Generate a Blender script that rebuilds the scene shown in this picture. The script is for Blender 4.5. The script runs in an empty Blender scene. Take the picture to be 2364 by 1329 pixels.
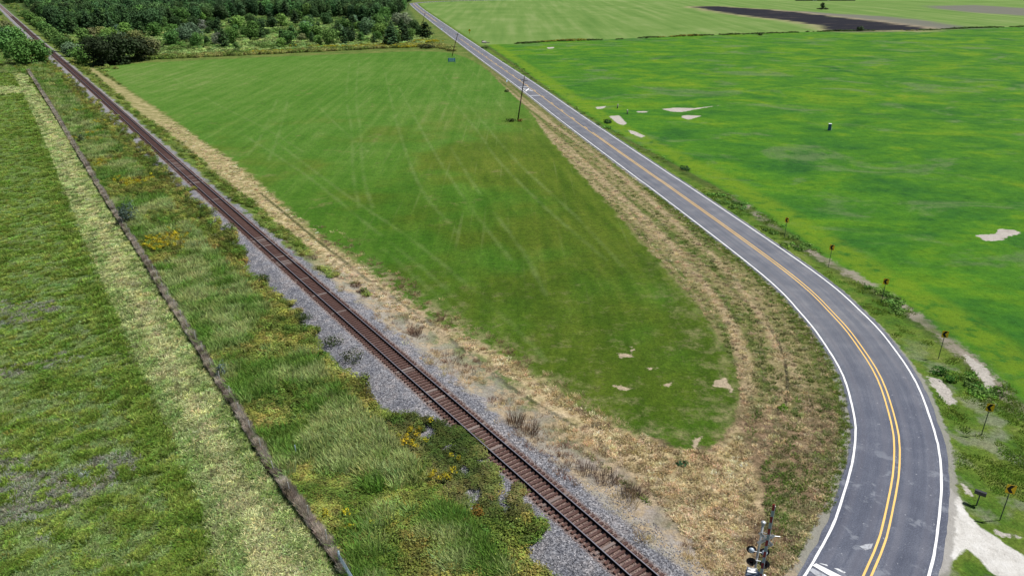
import bpy, math, random
import numpy as np
from mathutils import Vector, Matrix
random.seed(7)
rng = np.random.default_rng(7)
SC = bpy.context.scene
COL = SC.collection
rad = math.radians

# ---------------------------------------------------------------- camera
F, CX, CY, TILT, H = 1657.0, 1182.0, 664.5, rad(24.1), 37.6      # measured on the 2364 px wide photograph
cam_d = bpy.data.cameras.new('camera')
cam = bpy.data.objects.new('camera', cam_d)
COL.objects.link(cam)
cam.location = (0, 0, H)
cam.rotation_euler = (rad(90) - TILT, 0, 0)
cam_d.sensor_fit = 'HORIZONTAL'
cam_d.sensor_width = 36
cam_d.lens = 36 * F / 2364
cam_d.clip_end = 20000
cam_d.clip_start = 0.5
SC.camera = cam

# ---------------------------------------------------------------- sky, sun, exposure
SUN = Vector((0.467, 0.045, 0.883)).normalized()
SUN_EL = math.asin(SUN.z)
SUN_AZ = math.atan2(SUN.x, SUN.y)
world = bpy.data.worlds.new('World')
SC.world = world
world.use_nodes = True
wt = world.node_tree
bg = wt.nodes['Background']
sky = wt.nodes.new('ShaderNodeTexSky')
sky.sky_type = 'NISHITA'
sky.sun_disc = False
sky.sun_elevation = SUN_EL
sky.sun_rotation = SUN_AZ
wt.links.new(sky.outputs[0], bg.inputs[0])
bg.inputs[1].default_value = 0.05
sun_d = bpy.data.lights.new('sun', 'SUN')
sun_d.energy = 5.0
sun_d.angle = rad(0.53)
sun_d.color = (1.0, 0.96, 0.89)
sun = bpy.data.objects.new('sun', sun_d)
COL.objects.link(sun)
sun.rotation_euler = SUN.to_track_quat('Z', 'Y').to_euler()
SC.view_settings.view_transform = 'Standard'
SC.view_settings.look = 'None'
SC.view_settings.exposure = 0.25
SC.view_settings.gamma = 1.0
SC.view_settings.use_curve_mapping = False

# ---------------------------------------------------------------- helpers: geometry of the place
def at(x, y, z=0.0):
    """world point at height z seen at photo pixel x, y"""
    dx, dz = (x - CX) / F, -(y - CY) / F
    Y = math.cos(TILT) + dz * math.sin(TILT)
    Z = -math.sin(TILT) + dz * math.cos(TILT)
    t = (z - H) / Z
    return (dx * t, Y * t)
def W(pts, z=0.0):
    return np.array([at(x, y, z) for x, y in pts])
def catmull(P, n=8):
    P = np.asarray(P, float)
    Q = np.vstack([2*P[0]-P[1], P, 2*P[-1]-P[-2]])
    out = []
    for i in range(1, len(Q)-2):
        a, b, c, d = Q[i-1], Q[i], Q[i+1], Q[i+2]
        for t in np.linspace(0, 1, n, endpoint=False):
            out.append(.5*((2*b)+(-a+c)*t+(2*a-5*b+4*c-d)*t*t+(-a+3*b-3*c+d)*t**3))
    out.append(P[-1])
    return np.array(out)
def resample(P, step):
    d = np.r_[0, np.cumsum(np.hypot(*np.diff(P, axis=0).T))]
    n = max(2, int(d[-1]/step)+1)
    s = np.linspace(0, d[-1], n)
    return np.c_[np.interp(s, d, P[:, 0]), np.interp(s, d, P[:, 1])], s
def pdist(X, Y, P, signed=False):
    """distance to a polyline (+ = right hand side of its direction), and arc length there"""
    X = np.asarray(X, float).ravel(); Y = np.asarray(Y, float).ravel()
    best = np.full(X.shape, 1e18); sgn = np.ones(X.shape); arc = np.zeros(X.shape)
    s0 = 0.0
    for a, b in zip(P[:-1], P[1:]):
        e = b - a; L = float(np.hypot(*e))
        if L < 1e-9: continue
        t = np.clip(((X-a[0])*e[0]+(Y-a[1])*e[1])/(L*L), 0, 1)
        dx = X-a[0]-t*e[0]; dy = Y-a[1]-t*e[1]
        d = dx*dx+dy*dy
        m = d < best
        best = np.where(m, d, best)
        arc = np.where(m, s0+t*L, arc)
        if signed: sgn = np.where(m, np.where(e[0]*(Y-a[1])-e[1]*(X-a[0]) > 0, -1, 1), sgn)
        s0 += L
    return np.sqrt(best)*sgn, arc
def inpoly(X, Y, P):
    X = np.asarray(X, float).ravel(); Y = np.asarray(Y, float).ravel()
    c = np.zeros(X.shape, bool)
    n = len(P)
    for i in range(n):
        x1, y1 = P[i]; x2, y2 = P[(i+1) % n]
        if y1 == y2: continue
        m = ((y1 > Y) != (y2 > Y)) & (X < (x2-x1)*(Y-y1)/(y2-y1)+x1)
        c ^= m
    return c
def sdf(X, Y, P):
    d, _ = pdist(X, Y, np.vstack([P, P[:1]]))
    return np.where(inpoly(X, Y, P), d, -d)
def sstep(x, a, b):
    t = np.clip((x-a)/(b-a), 0, 1)
    return t*t*(3-2*t)
_tab = np.random.default_rng(3).random((256, 256))
def vnoise(X, Y, s, o=3, seed=0):
    """value noise 0..1, feature size s"""
    X = np.asarray(X, float); Y = np.asarray(Y, float)
    r = np.zeros(X.shape); a = 1.0; tot = 0
    for k in range(o):
        x = X/s*2**k+seed*17.3+k*31.7; y = Y/s*2**k+seed*5.1+k*11.3
        xi = np.floor(x).astype(int); yi = np.floor(y).astype(int)
        fx = x-xi; fy = y-yi; fx = fx*fx*(3-2*fx); fy = fy*fy*(3-2*fy)
        g = lambda i, j: _tab[(i) % 256, (j) % 256]
        v = (g(xi, yi)*(1-fx)+g(xi+1, yi)*fx)*(1-fy)+(g(xi, yi+1)*(1-fx)+g(xi+1, yi+1)*fx)*fy
        r += a*v; tot += a; a *= .5
    return r/tot

# the railway: photo pixels on the track centre, rail tops 0.9 m above the fields
RT = 0.90
rail_pts = W([(1489, 1329), (1045, 940), (657.8, 600), (376.1, 350), (209.5, 200), (90, 95), (5, 18)], RT)
d0 = (rail_pts[0]-rail_pts[1]); d0 /= np.hypot(*d0)
dN = (rail_pts[-1]-rail_pts[-2]); dN /= np.hypot(*dN)
rail_pts = np.vstack([rail_pts[0]+d0*90, rail_pts, rail_pts[-1]+dN*500])
RAIL, _ = resample(catmull(rail_pts, 10), 6.0)
# the road: white edge lines traced in the photo, centre line half way
Lpx = [(961.6,24.2),(979,37.4),(1005.6,58.3),(1049.6,91.9),(1120,145.3),(1190.6,197.9),(1300,283.2),(1458.5,400),(1510,440),(1750,626),(1851.6,731),(1901,790),(1946,868.5),(1968.7,955.8),(1973,1001),(1968.7,1055),(1960,1100),(1930.9,1200),(1910.8,1242.3),(1888.6,1281.4),(1860,1321.6)]
cen = np.array([(400,1075),(150,1010),(20,962),(-50,930),(-85,906),(-103,882),(-109,862),(-107.5,843),(-86.4,724.8),(-69.9,639),(-50.4,537.7),(-28.9,427.3),(-8,320.7),(4.9,256.2),(17.2,191.0),(27.2,140.2),(29.7,128.0),(36.8,89.9),(37.9,75.7),(37.5,67.8),(36.5,61.2),(34.4,54.2),(33.1,50.9),(31.4,47.5),(29.9,44.9),(26.75,39.9),(24.7,37.2),(22.4,34.4),(18.6,30.4),(11.5,24.2),(-3,13.5),(-30,-4),(-90,-40)])
ROAD, _ = resample(catmull(cen, 8), 2.0)
# the far end is far away: distances there are still exact, the step is only 2 m
def ufun(X, Y): return pdist(X, Y, RAIL[::-1], True)          # + on the road side
def rfun(X, Y): return pdist(X, Y, ROAD[::-1], True)          # + outside the bend (east)
_u0 = ufun([20.], [60.])[0][0]; USG = 1 if _u0 > 0 else -1
_r0 = rfun([60.], [80.])[0][0]; RSG = 1 if _r0 > 0 else -1

P_field = W([(225,153),(302,210),(377,259),(442,307),(517,356),(588,410),(655,473),(745,547),(830,607),(930,685),(1040,760),(1150,812),(1250,872),(1330,935),(1420,985),(1500,1008),(1560,1030),(1630,1030),(1690,985),(1702,930),(1690,860),(1650,770),(1560,650),(1480,560),(1400,470),(1330,392),(1270,325),(1225,262),(1175,212),(1110,152),(1045,124),(960,119),(860,123),(600,133),(350,145)])
P_field = catmull(np.vstack([P_field, P_field[:1]]), 4)[:-1]
P_mown = W([(790,1345),(620,1085),(500,885),(390,703),(285,540),(235,458),(160,320),(68,185),(62,168),(28,168),(36,180),(62,232),(102,322),(142,422),(203,580),(254,690),(314,830),(345,890),(390,985),(440,1100),(475,1200),(515,1345),(515,1500),(900,1500)])
P_mown2 = W([(-60,196),(40,200),(64,214),(40,216),(-60,226)])
FENCE = W([(800,1329),(783,1300),(740,1235),(690,1168),(655,1122),(622,1075),(575,995),(545,940),(500,872),(450,788),(412,728),(375,668),(340,608),(290,530),(252,470),(205,392),(168,330),(120,250),(66,165)])
P_straw_px = [(212,155),(302,212),(377,261),(442,309),(517,358),(588,412),(655,475),(745,550),(830,610),(930,688),(1040,762),(1150,815),(1250,875),(1330,938),(1420,988),(1500,1012),(1560,1035),(1640,1040),(1700,990),(1735,1060),(1745,1200),(1715,1345),(1640,1345),(1600,1250),(1480,1110),(1300,985),(1100,815),(960,745),(830,668),(745,612),(700,568),(643,520),(590,473),(539,437),(512,412),(447,356),(388,307),(323,264),(270,216),(205,162)]
P_straw = W(P_straw_px)
P_bare = [W(p) for p in [
 [(1525,252),(1560,249),(1605,250),(1680,241),(1640,247),(1600,254),(1575,259),(1552,258)],
 [(1572,268),(1590,266),(1622,268),(1605,272),(1592,277),(1578,274)],
 [(2250,543),(2300,540),(2305,528),(2345,531),(2358,538),(2330,545),(2310,556),(2275,556)],
 [(1405,268),(1430,267),(1447,285),(1440,290),(1425,285)],
 [(1450,300),(1470,305),(1490,315),(1480,318),(1455,308)],
 [(2218,812),(2245,825),(2275,850),(2300,885),(2280,900),(2262,875),(2240,845)],
 [(2140,870),(2175,875),(2210,930),(2190,940),(2150,890)],
 [(2222,1118),(2236,1125),(2238,1142),(2228,1138)],
 [(1425,815),(1455,816),(1460,824),(1435,826)],[(1456,800),(1466,806),(1464,812),(1457,808)],
 [(1492,848),(1518,849),(1500,856)],[(1418,887),(1460,898),(1440,900),(1420,892)],
 [(1650,880),(1670,872),(1692,895),(1690,905),(1670,895),(1648,892)],
 [(1535,885),(1548,884),(1545,892),(1530,892)],[(1600,1020),(1612,1008),(1620,1010),(1605,1040)],
 [(1262,110),(1280,109),(1278,112),(1266,113)],[(1375,247),(1400,245),(1392,251),(1378,252)],
 [(1467,257),(1498,257),(1492,260),(1470,260)],[(2365,1240),(2300,1225),(2300,1235)]]]
P_ditchbare = W([(1690,452),(1760,505),(1830,560),(1905,600),(1960,628),(2020,665),(2090,708),(2140,748),(2210,800),(2260,850),(2310,905),(2364,960)])
P_burn = W([(1598,16),(1660,15),(1760,22),(1850,30),(1960,42),(2040,52),(2150,68),(2150,70),(2100,71),(2060,70),(1970,74),(1935,73),(1900,66),(1860,54),(1800,46),(1720,36),(1650,27)])
P_ash = W([(1700,19),(1860,27),(2060,39),(2160,50),(2260,66),(2200,70),(2100,66),(1990,50),(1850,33),(1760,26)])
P_burn2 = W([(2130,14),(2250,12),(2420,22),(2420,38),(2360,37),(2230,29),(2150,20)])
P_drive = W([(2190,1125),(2196,1130),(2212,1150),(2235,1190),(2262,1215),(2310,1248),(2364,1282),(2420,1310),(2420,1500),(2364,1345),(2300,1329),(2230,1262),(2200,1298),(2172,1329),(2165,1329)])
FURROW = W([(600,445),(720,545),(860,655),(960,722),(1080,815),(1180,895),(1260,945),(1330,985)])
CRACK = W([(1770,745),(1795,785),(1812,830),(1818,880),(1815,925),(1808,950)])
HEDGE = W([(1120,104),(1200,101),(1280,96),(1400,92),(1550,85),(1700,80),(1850,75),(1990,71),(2100,72),(2230,66),(2364,62),(2600,57),(3000,50)])
TRACKS = [W(p) for p in [
 [(1075,150),(1120,180),(1170,225),(1215,262),(1280,320),(1345,372),(1420,440),(1520,535),(1600,620),(1680,735),(1712,830),(1715,930)],
 [(1110,165),(1180,215),(1260,275),(1330,325),(1420,395),(1520,480),(1610,560),(1690,640),(1770,745),(1810,840)],
 [(1190,295),(1250,345),(1330,420),(1420,510),(1500,595),(1580,690),(1650,790)],
 [(1240,300),(1310,355),(1400,430),(1490,510),(1570,590),(1640,670)],
 [(1780,770),(1840,860),(1860,960),(1850,1050)],
 [(1716,900),(1712,960),(1690,1010),(1640,1048),(1560,1062),(1450,1030),(1330,968),(1200,885),(1080,800)],
 [(1775,940),(1768,1020),(1720,1085),(1620,1120),(1500,1085),(1380,1020),(1250,930),(1120,838),(980,735)]]]
TRAM = [W(p) for p in [
 [(1045,125),(1090,165),(1130,210),(1165,260)],[(885,150),(905,240),(930,330),(975,440),(1060,540)],
 [(965,135),(1030,215),(1100,300),(1150,370),(1260,480),(1400,600)],[(990,135),(1060,215),(1130,300),(1200,380),(1330,500),(1460,640)],
 [(808,140),(800,220),(812,300),(815,400),(830,480)],[(828,140),(822,220),(832,300),(838,400),(860,480)],
 [(730,240),(790,300),(850,350)],[(400,180),(480,230),(600,290),(700,350)],[(640,230),(600,320),(570,360)],[(665,230),(640,320),(620,370)],
 [(560,310),(700,400),(850,520),(1000,640),(1100,740)],[(640,330),(800,450),(960,560),(1150,720),(1260,830)],
 [(870,560),(960,640),(1080,740)],[(1040,340),(1110,450),(1200,570),(1260,680)],[(920,200),(990,330),(1080,470),(1180,600)]]]
DRAIN = W([(1120,104),(1200,160),(1300,235),(1400,300),(1520,365),(1640,430),(1740,490),(1860,575),(1990,660),(2090,720),(2200,800),(2300,895),(2364,955)])

def shape(X, Y):
    """ground height and the distance fields every surface uses"""
    X = np.asarray(X, float).ravel(); Y = np.asarray(Y, float).ravel()
    A = {}
    u, A['rs'] = ufun(X, Y); A['u'] = u*USG
    r, A['s'] = rfun(X, Y); A['r'] = r*RSG
    return X, Y, A
_near, S_NEAR = None, float(pdist([24.3], [37.2], ROAD[::-1])[1][0])       # arc length of a point near the bottom edge
def roadz(sarc):
    """road surface height: flat, rising to the rails beyond the bottom edge of the frame"""
    return 0.14 + 0.60*sstep(-np.asarray(sarc), -S_NEAR+3, -S_NEAR+15)
def height(X, Y, A=None):
    X = np.asarray(X, float).ravel(); Y = np.asarray(Y, float).ravel()
    if A is None: _, _, A = shape(X, Y)
    u, r = A['u'], A['r']
    near = sstep(-Y, -900, -300)
    z = .10*(vnoise(X, Y, 9, 3)-.5) + .05*(vnoise(X, Y, 1.3, 2, 5)-.5)
    z *= sstep(np.abs(u), 2.4, 6)*sstep(np.abs(r), 5, 9)
    dr, _ = pdist(X, Y, DRAIN)
    z -= .55*np.exp(-(dr/1.5)**2)*sstep(r, 4.4, 7)
    fu, _ = pdist(X, Y, FURROW); z -= .20*np.exp(-(fu/.35)**2)
    cr, _ = pdist(X, Y, CRACK); z -= .35*np.exp(-(cr/.22)**2)
    z -= .12*np.exp(-((u+6.8)/1.2)**2)
    emb = .585*sstep(-np.abs(u)-.25*(vnoise(X, Y, 1.7, 2, 3)-.5), -5.2, -2.1)
    rz = roadz(A['s'])
    shoulder = (rz-.03)*sstep(-np.abs(r), -6.2, -4.0)
    return np.maximum(np.maximum(z, emb), z*(1-sstep(-np.abs(r), -6.2, -4.0))+shoulder)

# ---------------------------------------------------------------- helpers: shaders
class NT:
    def __init__(s, mat):
        s.t = mat.node_tree; s.n = s.t.nodes; s.l = s.t.links
    def put(s, sock, v):
        if isinstance(v, bpy.types.NodeSocket): s.l.new(v, sock)
        elif v is not None:
            if isinstance(v, (tuple, list)) and len(v) == 3 and sock.type == 'RGBA': v = (*v, 1)
            sock.default_value = v
    def m(s, op, a, b=None, c=None, clamp=False):
        n = s.n.new('ShaderNodeMath'); n.operation = op; n.use_clamp = clamp
        s.put(n.inputs[0], a)
        if b is not None: s.put(n.inputs[1], b)
        if c is not None: s.put(n.inputs[2], c)
        return n.outputs[0]
    def add(s, a, b): return s.m('ADD', a, b)
    def sub(s, a, b): return s.m('SUBTRACT', a, b)
    def mul(s, a, b): return s.m('MULTIPLY', a, b)
    def mx(s, a, b): return s.m('MAXIMUM', a, b)
    def sm(s, x, a, b, lo=0., hi=1.):
        n = s.n.new('ShaderNodeMapRange'); n.interpolation_type = 'SMOOTHSTEP'
        if a > b: a, b, lo, hi = b, a, hi, lo
        s.put(n.inputs[0], x); n.inputs[1].default_value = a; n.inputs[2].default_value = b
        n.inputs[3].default_value = lo; n.inputs[4].default_value = hi
        return n.outputs[0]
    def mix(s, a, b, f, mode='MIX'):
        n = s.n.new('ShaderNodeMix'); n.data_type = 'RGBA'; n.blend_type = mode
        s.put(n.inputs[0], f); s.put(n.inputs[6], a); s.put(n.inputs[7], b)
        return n.outputs[2]
    def attr(s, name, kind='GEOMETRY', out='Fac'):
        n = s.n.new('ShaderNodeAttribute'); n.attribute_name = name; n.attribute_type = kind
        return n.outputs[out]
    def pos(s): return s.n.new('ShaderNodeNewGeometry').outputs['Position']
    def objc(s): return s.n.new('ShaderNodeTexCoord').outputs['Object']
    def stretch(s, v, sc, rot=0):
        n = s.n.new('ShaderNodeMapping'); s.put(n.inputs[0], v)
        n.inputs['Scale'].default_value = sc; n.inputs['Rotation'].default_value = (0, 0, rot)
        return n.outputs[0]
    def noise(s, v, size, detail=3, rough=.55, dist=0.):
        n = s.n.new('ShaderNodeTexNoise'); s.put(n.inputs['Vector'], v)
        n.inputs['Scale'].default_value = 1/size; n.inputs['Detail'].default_value = detail
        n.inputs['Roughness'].default_value = rough; n.inputs['Distortion'].default_value = dist
        return n.outputs[0]
    def vor(s, v, size, feature='F1', out='Distance'):
        n = s.n.new('ShaderNodeTexVoronoi'); s.put(n.inputs['Vector'], v); n.feature = feature
        n.inputs['Scale'].default_value = 1/size
        return n.outputs[out]
    def ramp(s, f, stops):
        n = s.n.new('ShaderNodeValToRGB'); s.put(n.inputs[0], f)
        el = n.color_ramp.elements
        while len(el) < len(stops): el.new(.5)
        for e, (p, c) in zip(el, stops): e.position = p; e.color = (*c, 1)
        return n.outputs[0]
    def bump(s, h, strength=.5, dist=.1, nrm=None):
        n = s.n.new('ShaderNodeBump'); s.put(n.inputs['Height'], h)
        n.inputs['Strength'].default_value = strength; n.inputs['Distance'].default_value = dist
        if nrm is not None: s.put(n.inputs['Normal'], nrm)
        return n.outputs[0]
def new_mat(name, rough=.8, spec=.3, metal=0., color=None):
    m = bpy.data.materials.new(name); m.use_nodes = True
    b = m.node_tree.nodes['Principled BSDF']
    b.inputs['Roughness'].default_value = rough
    b.inputs['Specular IOR Level'].default_value = spec
    b.inputs['Metallic'].default_value = metal
    if color: b.inputs['Base Color'].default_value = (*color, 1)
    return m, b, NT(m)
def plain(name, color, rough=.6, spec=.3, metal=0., var=.25, size=.3):
    m, b, t = new_mat(name, rough, spec, metal)
    n = t.noise(t.objc(), size, 4)
    d = tuple(c*(1-var) for c in color); l = tuple(min(1, c*(1+var)) for c in color)
    t.put(b.inputs['Base Color'], t.ramp(n, [(.3, d), (.7, l)]))
    return m

# ---------------------------------------------------------------- helpers: meshes and things
def mesh_obj(name, V, Fc, mat=None, parent=None, smooth=False, loc=None):
    me = bpy.data.meshes.new(name)
    me.from_pydata([tuple(v) for v in V], [], [tuple(f) for f in Fc])
    if smooth: me.polygons.foreach_set('use_smooth', [True]*len(me.polygons))
    me.update()
    if mat:
        for mm in (mat if isinstance(mat, list) else [mat]): me.materials.append(mm)
    o = bpy.data.objects.new(name, me); COL.objects.link(o)
    if parent: o.parent = parent
    if loc: o.location = loc
    return o
def tag(o, label=None, cat=None, group=None, kind=None):
    if label: o['label'] = label
    if cat: o['category'] = cat
    if group: o['group'] = group
    if kind: o['kind'] = kind
    return o
def empty(name, loc, rz=0):
    o = bpy.data.objects.new(name, None); COL.objects.link(o)
    o.location = loc; o.rotation_euler = (0, 0, rz); o.empty_display_size = .3
    return o
class MB:
    def __init__(s): s.v = []; s.f = []
    def add(s, V, Fc, M=None):
        k = len(s.v)
        for p in V: s.v.append(tuple(M @ Vector(p)) if M is not None else tuple(p))
        s.f += [tuple(i+k for i in f) for f in Fc]
        return s
    def box(s, c, sz, rot=None, bev=0.):
        x, y, z = (q/2 for q in sz)
        if bev <= 0:
            V = [(a*x, b*y, d*z) for a in (-1, 1) for b in (-1, 1) for d in (-1, 1)]
            Fc = [(0,1,3,2),(4,6,7,5),(0,4,5,1),(2,3,7,6),(0,2,6,4),(1,5,7,3)]
        else:
            w = bev; prof = [(-x+w,-y),(x-w,-y),(x,-y+w),(x,y-w),(x-w,y),(-x+w,y),(-x,y-w),(-x,-y+w)]
            V = [(a*.985, b*.985, -z) for a, b in prof]+[(a, b, -z+w) for a, b in prof]+[(a, b, z-w) for a, b in prof]+[(a*(1-w/x), b*(1-w/y), z) for a, b in prof]
            Fc = [tuple(range(7, -1, -1)), tuple(range(24, 32))]
            for k in range(3):
                for i in range(8): Fc.append((k*8+i, k*8+(i+1) % 8, k*8+8+(i+1) % 8, k*8+8+i))
        M = Matrix.Translation(c)
        if rot is not None: M = M @ rot.to_4x4()
        return s.add(V, Fc, M)
    def tube(s, p, q, r1, r2=None, n=10, caps=True):
        r2 = r1 if r2 is None else r2
        p = Vector(p); q = Vector(q); d = (q-p)
        if d.length < 1e-6: return s
        R = d.to_track_quat('Z', 'Y').to_matrix()
        V = []
        for c, r in ((p, r1), (q, r2)):
            for i in range(n):
                a = 2*math.pi*i/n
                V.append(tuple(c+R @ Vector((math.cos(a)*r, math.sin(a)*r, 0))))
        Fc = [(i, (i+1) % n, n+(i+1) % n, n+i) for i in range(n)]
        if caps: Fc += [tuple(range(n-1, -1, -1)), tuple(range(n, 2*n))]
        return s.add(V, Fc)
    def lathe(s, prof, M, n=20):
        V = []; Fc = []
        for r, z in prof:
            for i in range(n):
                a = 2*math.pi*i/n; V.append((r*math.cos(a), r*math.sin(a), z))
        for k in range(len(prof)-1):
            for i in range(n): Fc.append((k*n+i, k*n+(i+1) % n, k*n+n+(i+1) % n, k*n+n+i))
        Fc.append(tuple(range(n-1, -1, -1))); Fc.append(tuple(range((len(prof)-1)*n, len(prof)*n)))
        return s.add(V, Fc, M)
    def prism(s, poly, h, M=None):
        n = len(poly)
        V = [(x, y, 0) for x, y in poly]+[(x, y, h) for x, y in poly]
        Fc = [tuple(range(n-1, -1, -1)), tuple(range(n, 2*n))]+[(i, (i+1) % n, n+(i+1) % n, n+i) for i in range(n)]
        return s.add(V, Fc, M)
    def build(s, name, mat, parent=None, smooth=False):
        return mesh_obj(name, s.v, s.f, mat, parent, smooth)
def text_obj(name, body, size, M, mat, parent, depth=.004, bold=1.0):
    cu = bpy.data.curves.new(name, 'FONT'); cu.body = body; cu.size = size
    cu.align_x = 'CENTER'; cu.align_y = 'CENTER'; cu.extrude = depth; cu.offset = .012*size*bold
    tmp = bpy.data.objects.new(name+'_tmp', cu); COL.objects.link(tmp)
    dg = bpy.context.evaluated_depsgraph_get(); dg.update()
    me = bpy.data.meshes.new_from_object(tmp.evaluated_get(dg))
    bpy.data.objects.remove(tmp); bpy.data.curves.remove(cu)
    me.materials.clear(); me.materials.append(mat); me.name = name; me.transform(M)
    o = bpy.data.objects.new(name, me); COL.objects.link(o); o.parent = parent
    return o
def copy_tree(o, parent=None):
    c = o.copy(); COL.objects.link(c); c.parent = parent
    for ch in o.children: copy_tree(ch, c)
    return c

# ================================================================ GROUND
def build_ground():
    t = np.r_[-100, -30, -8, -3, -1.6, -1.2, np.linspace(-1.02, 1.02, 800), 1.2, 1.6, 3, 8, 30, 100]
    ys = np.r_[-6000, -2000, -600, -200, -60, -20, 0, 10, 18, 24, 28, np.exp(np.linspace(math.log(31), math.log(1120), 620)), 1200, 1400, 1800, 2600, 4500, 9000]
    sc = np.maximum(ys, 31)
    X = (t[None, :]*sc[:, None]); Y = np.repeat(ys[:, None], len(t), 1)
    Xf, Yf, A = shape(X, Y)
    dense = (np.abs(Xf) < 3000) & (Yf > -700) & (Yf < 3000)
    z = height(Xf, Yf, A)*dense
    nr, nc = X.shape
    V = np.c_[Xf, Yf, z]
    i = np.arange(nr*nc).reshape(nr, nc)
    Q = np.stack([i[:-1, :-1], i[:-1, 1:], i[1:, 1:], i[1:, :-1]], -1).reshape(-1, 4)
    me = bpy.data.meshes.new('ground')
    me.vertices.add(len(V)); me.vertices.foreach_set('co', V.ravel())
    me.loops.add(Q.size); me.loops.foreach_set('vertex_index', Q.ravel())
    me.polygons.add(len(Q)); me.polygons.foreach_set('loop_start', np.arange(0, Q.size, 4))
    me.polygons.foreach_set('loop_total', np.full(len(Q), 4))
    me.polygons.foreach_set('use_smooth', np.ones(len(Q), bool))
    me.update(calc_edges=True); me.validate()
    D = {'u': A['u'], 'r': A['r'], 's': A['s'], 'rs': A['rs']}
    D['field'] = sdf(Xf, Yf, P_field)
    D['mown'] = np.maximum(sdf(Xf, Yf, P_mown), sdf(Xf, Yf, P_mown2))
    D['fence'] = pdist(Xf, Yf, FENCE, True)[0]
    D['straw'] = sdf(Xf, Yf, P_straw)
    b = np.full(Xf.shape, -1e3)
    for p in P_bare: b = np.maximum(b, sdf(Xf, Yf, p))
    D['bare'] = b
    D['dbare'] = pdist(Xf, Yf, P_ditchbare)[0]
    D['drain'] = pdist(Xf, Yf, DRAIN, True)[0]
    D['burn'] = sdf(Xf, Yf, P_burn); D['ash'] = np.maximum(sdf(Xf, Yf, P_ash), sdf(Xf, Yf, P_burn2))
    D['drive'] = sdf(Xf, Yf, P_drive)
    D['furrow'] = pdist(Xf, Yf, FURROW)[0]; D['crack'] = pdist(Xf, Yf, CRACK)[0]
    D['hedge'] = pdist(Xf, Yf, HEDGE[::-1], True)[0]
    tr = np.full(Xf.shape, 1e3)
    for p in TRACKS: tr = np.minimum(tr, pdist(Xf, Yf, catmull(p, 4))[0])
    D['track'] = tr
    tr = np.full(Xf.shape, 1e3)
    for p in TRAM: tr = np.minimum(tr, pdist(Xf, Yf, catmull(p, 4))[0])
    D['tram'] = tr
    D['wood'] = sdf(Xf, Yf, P_wood)
    for k, v in D.items():
        a = me.attributes.new(k, 'FLOAT', 'POINT'); a.data.foreach_set('value', v.astype(np.float32))
    o = bpy.data.objects.new('ground', me); COL.objects.link(o)
    me.materials.append(ground_material())
    tag(o, kind='structure')
    return o

P_wood = W([(-400,2),(950,1),(945,20),(975,70),(1010,95),(960,108),(870,113),(600,126),(345,138),(205,152),(150,118),(60,52),(0,20),(-400,20)])

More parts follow.
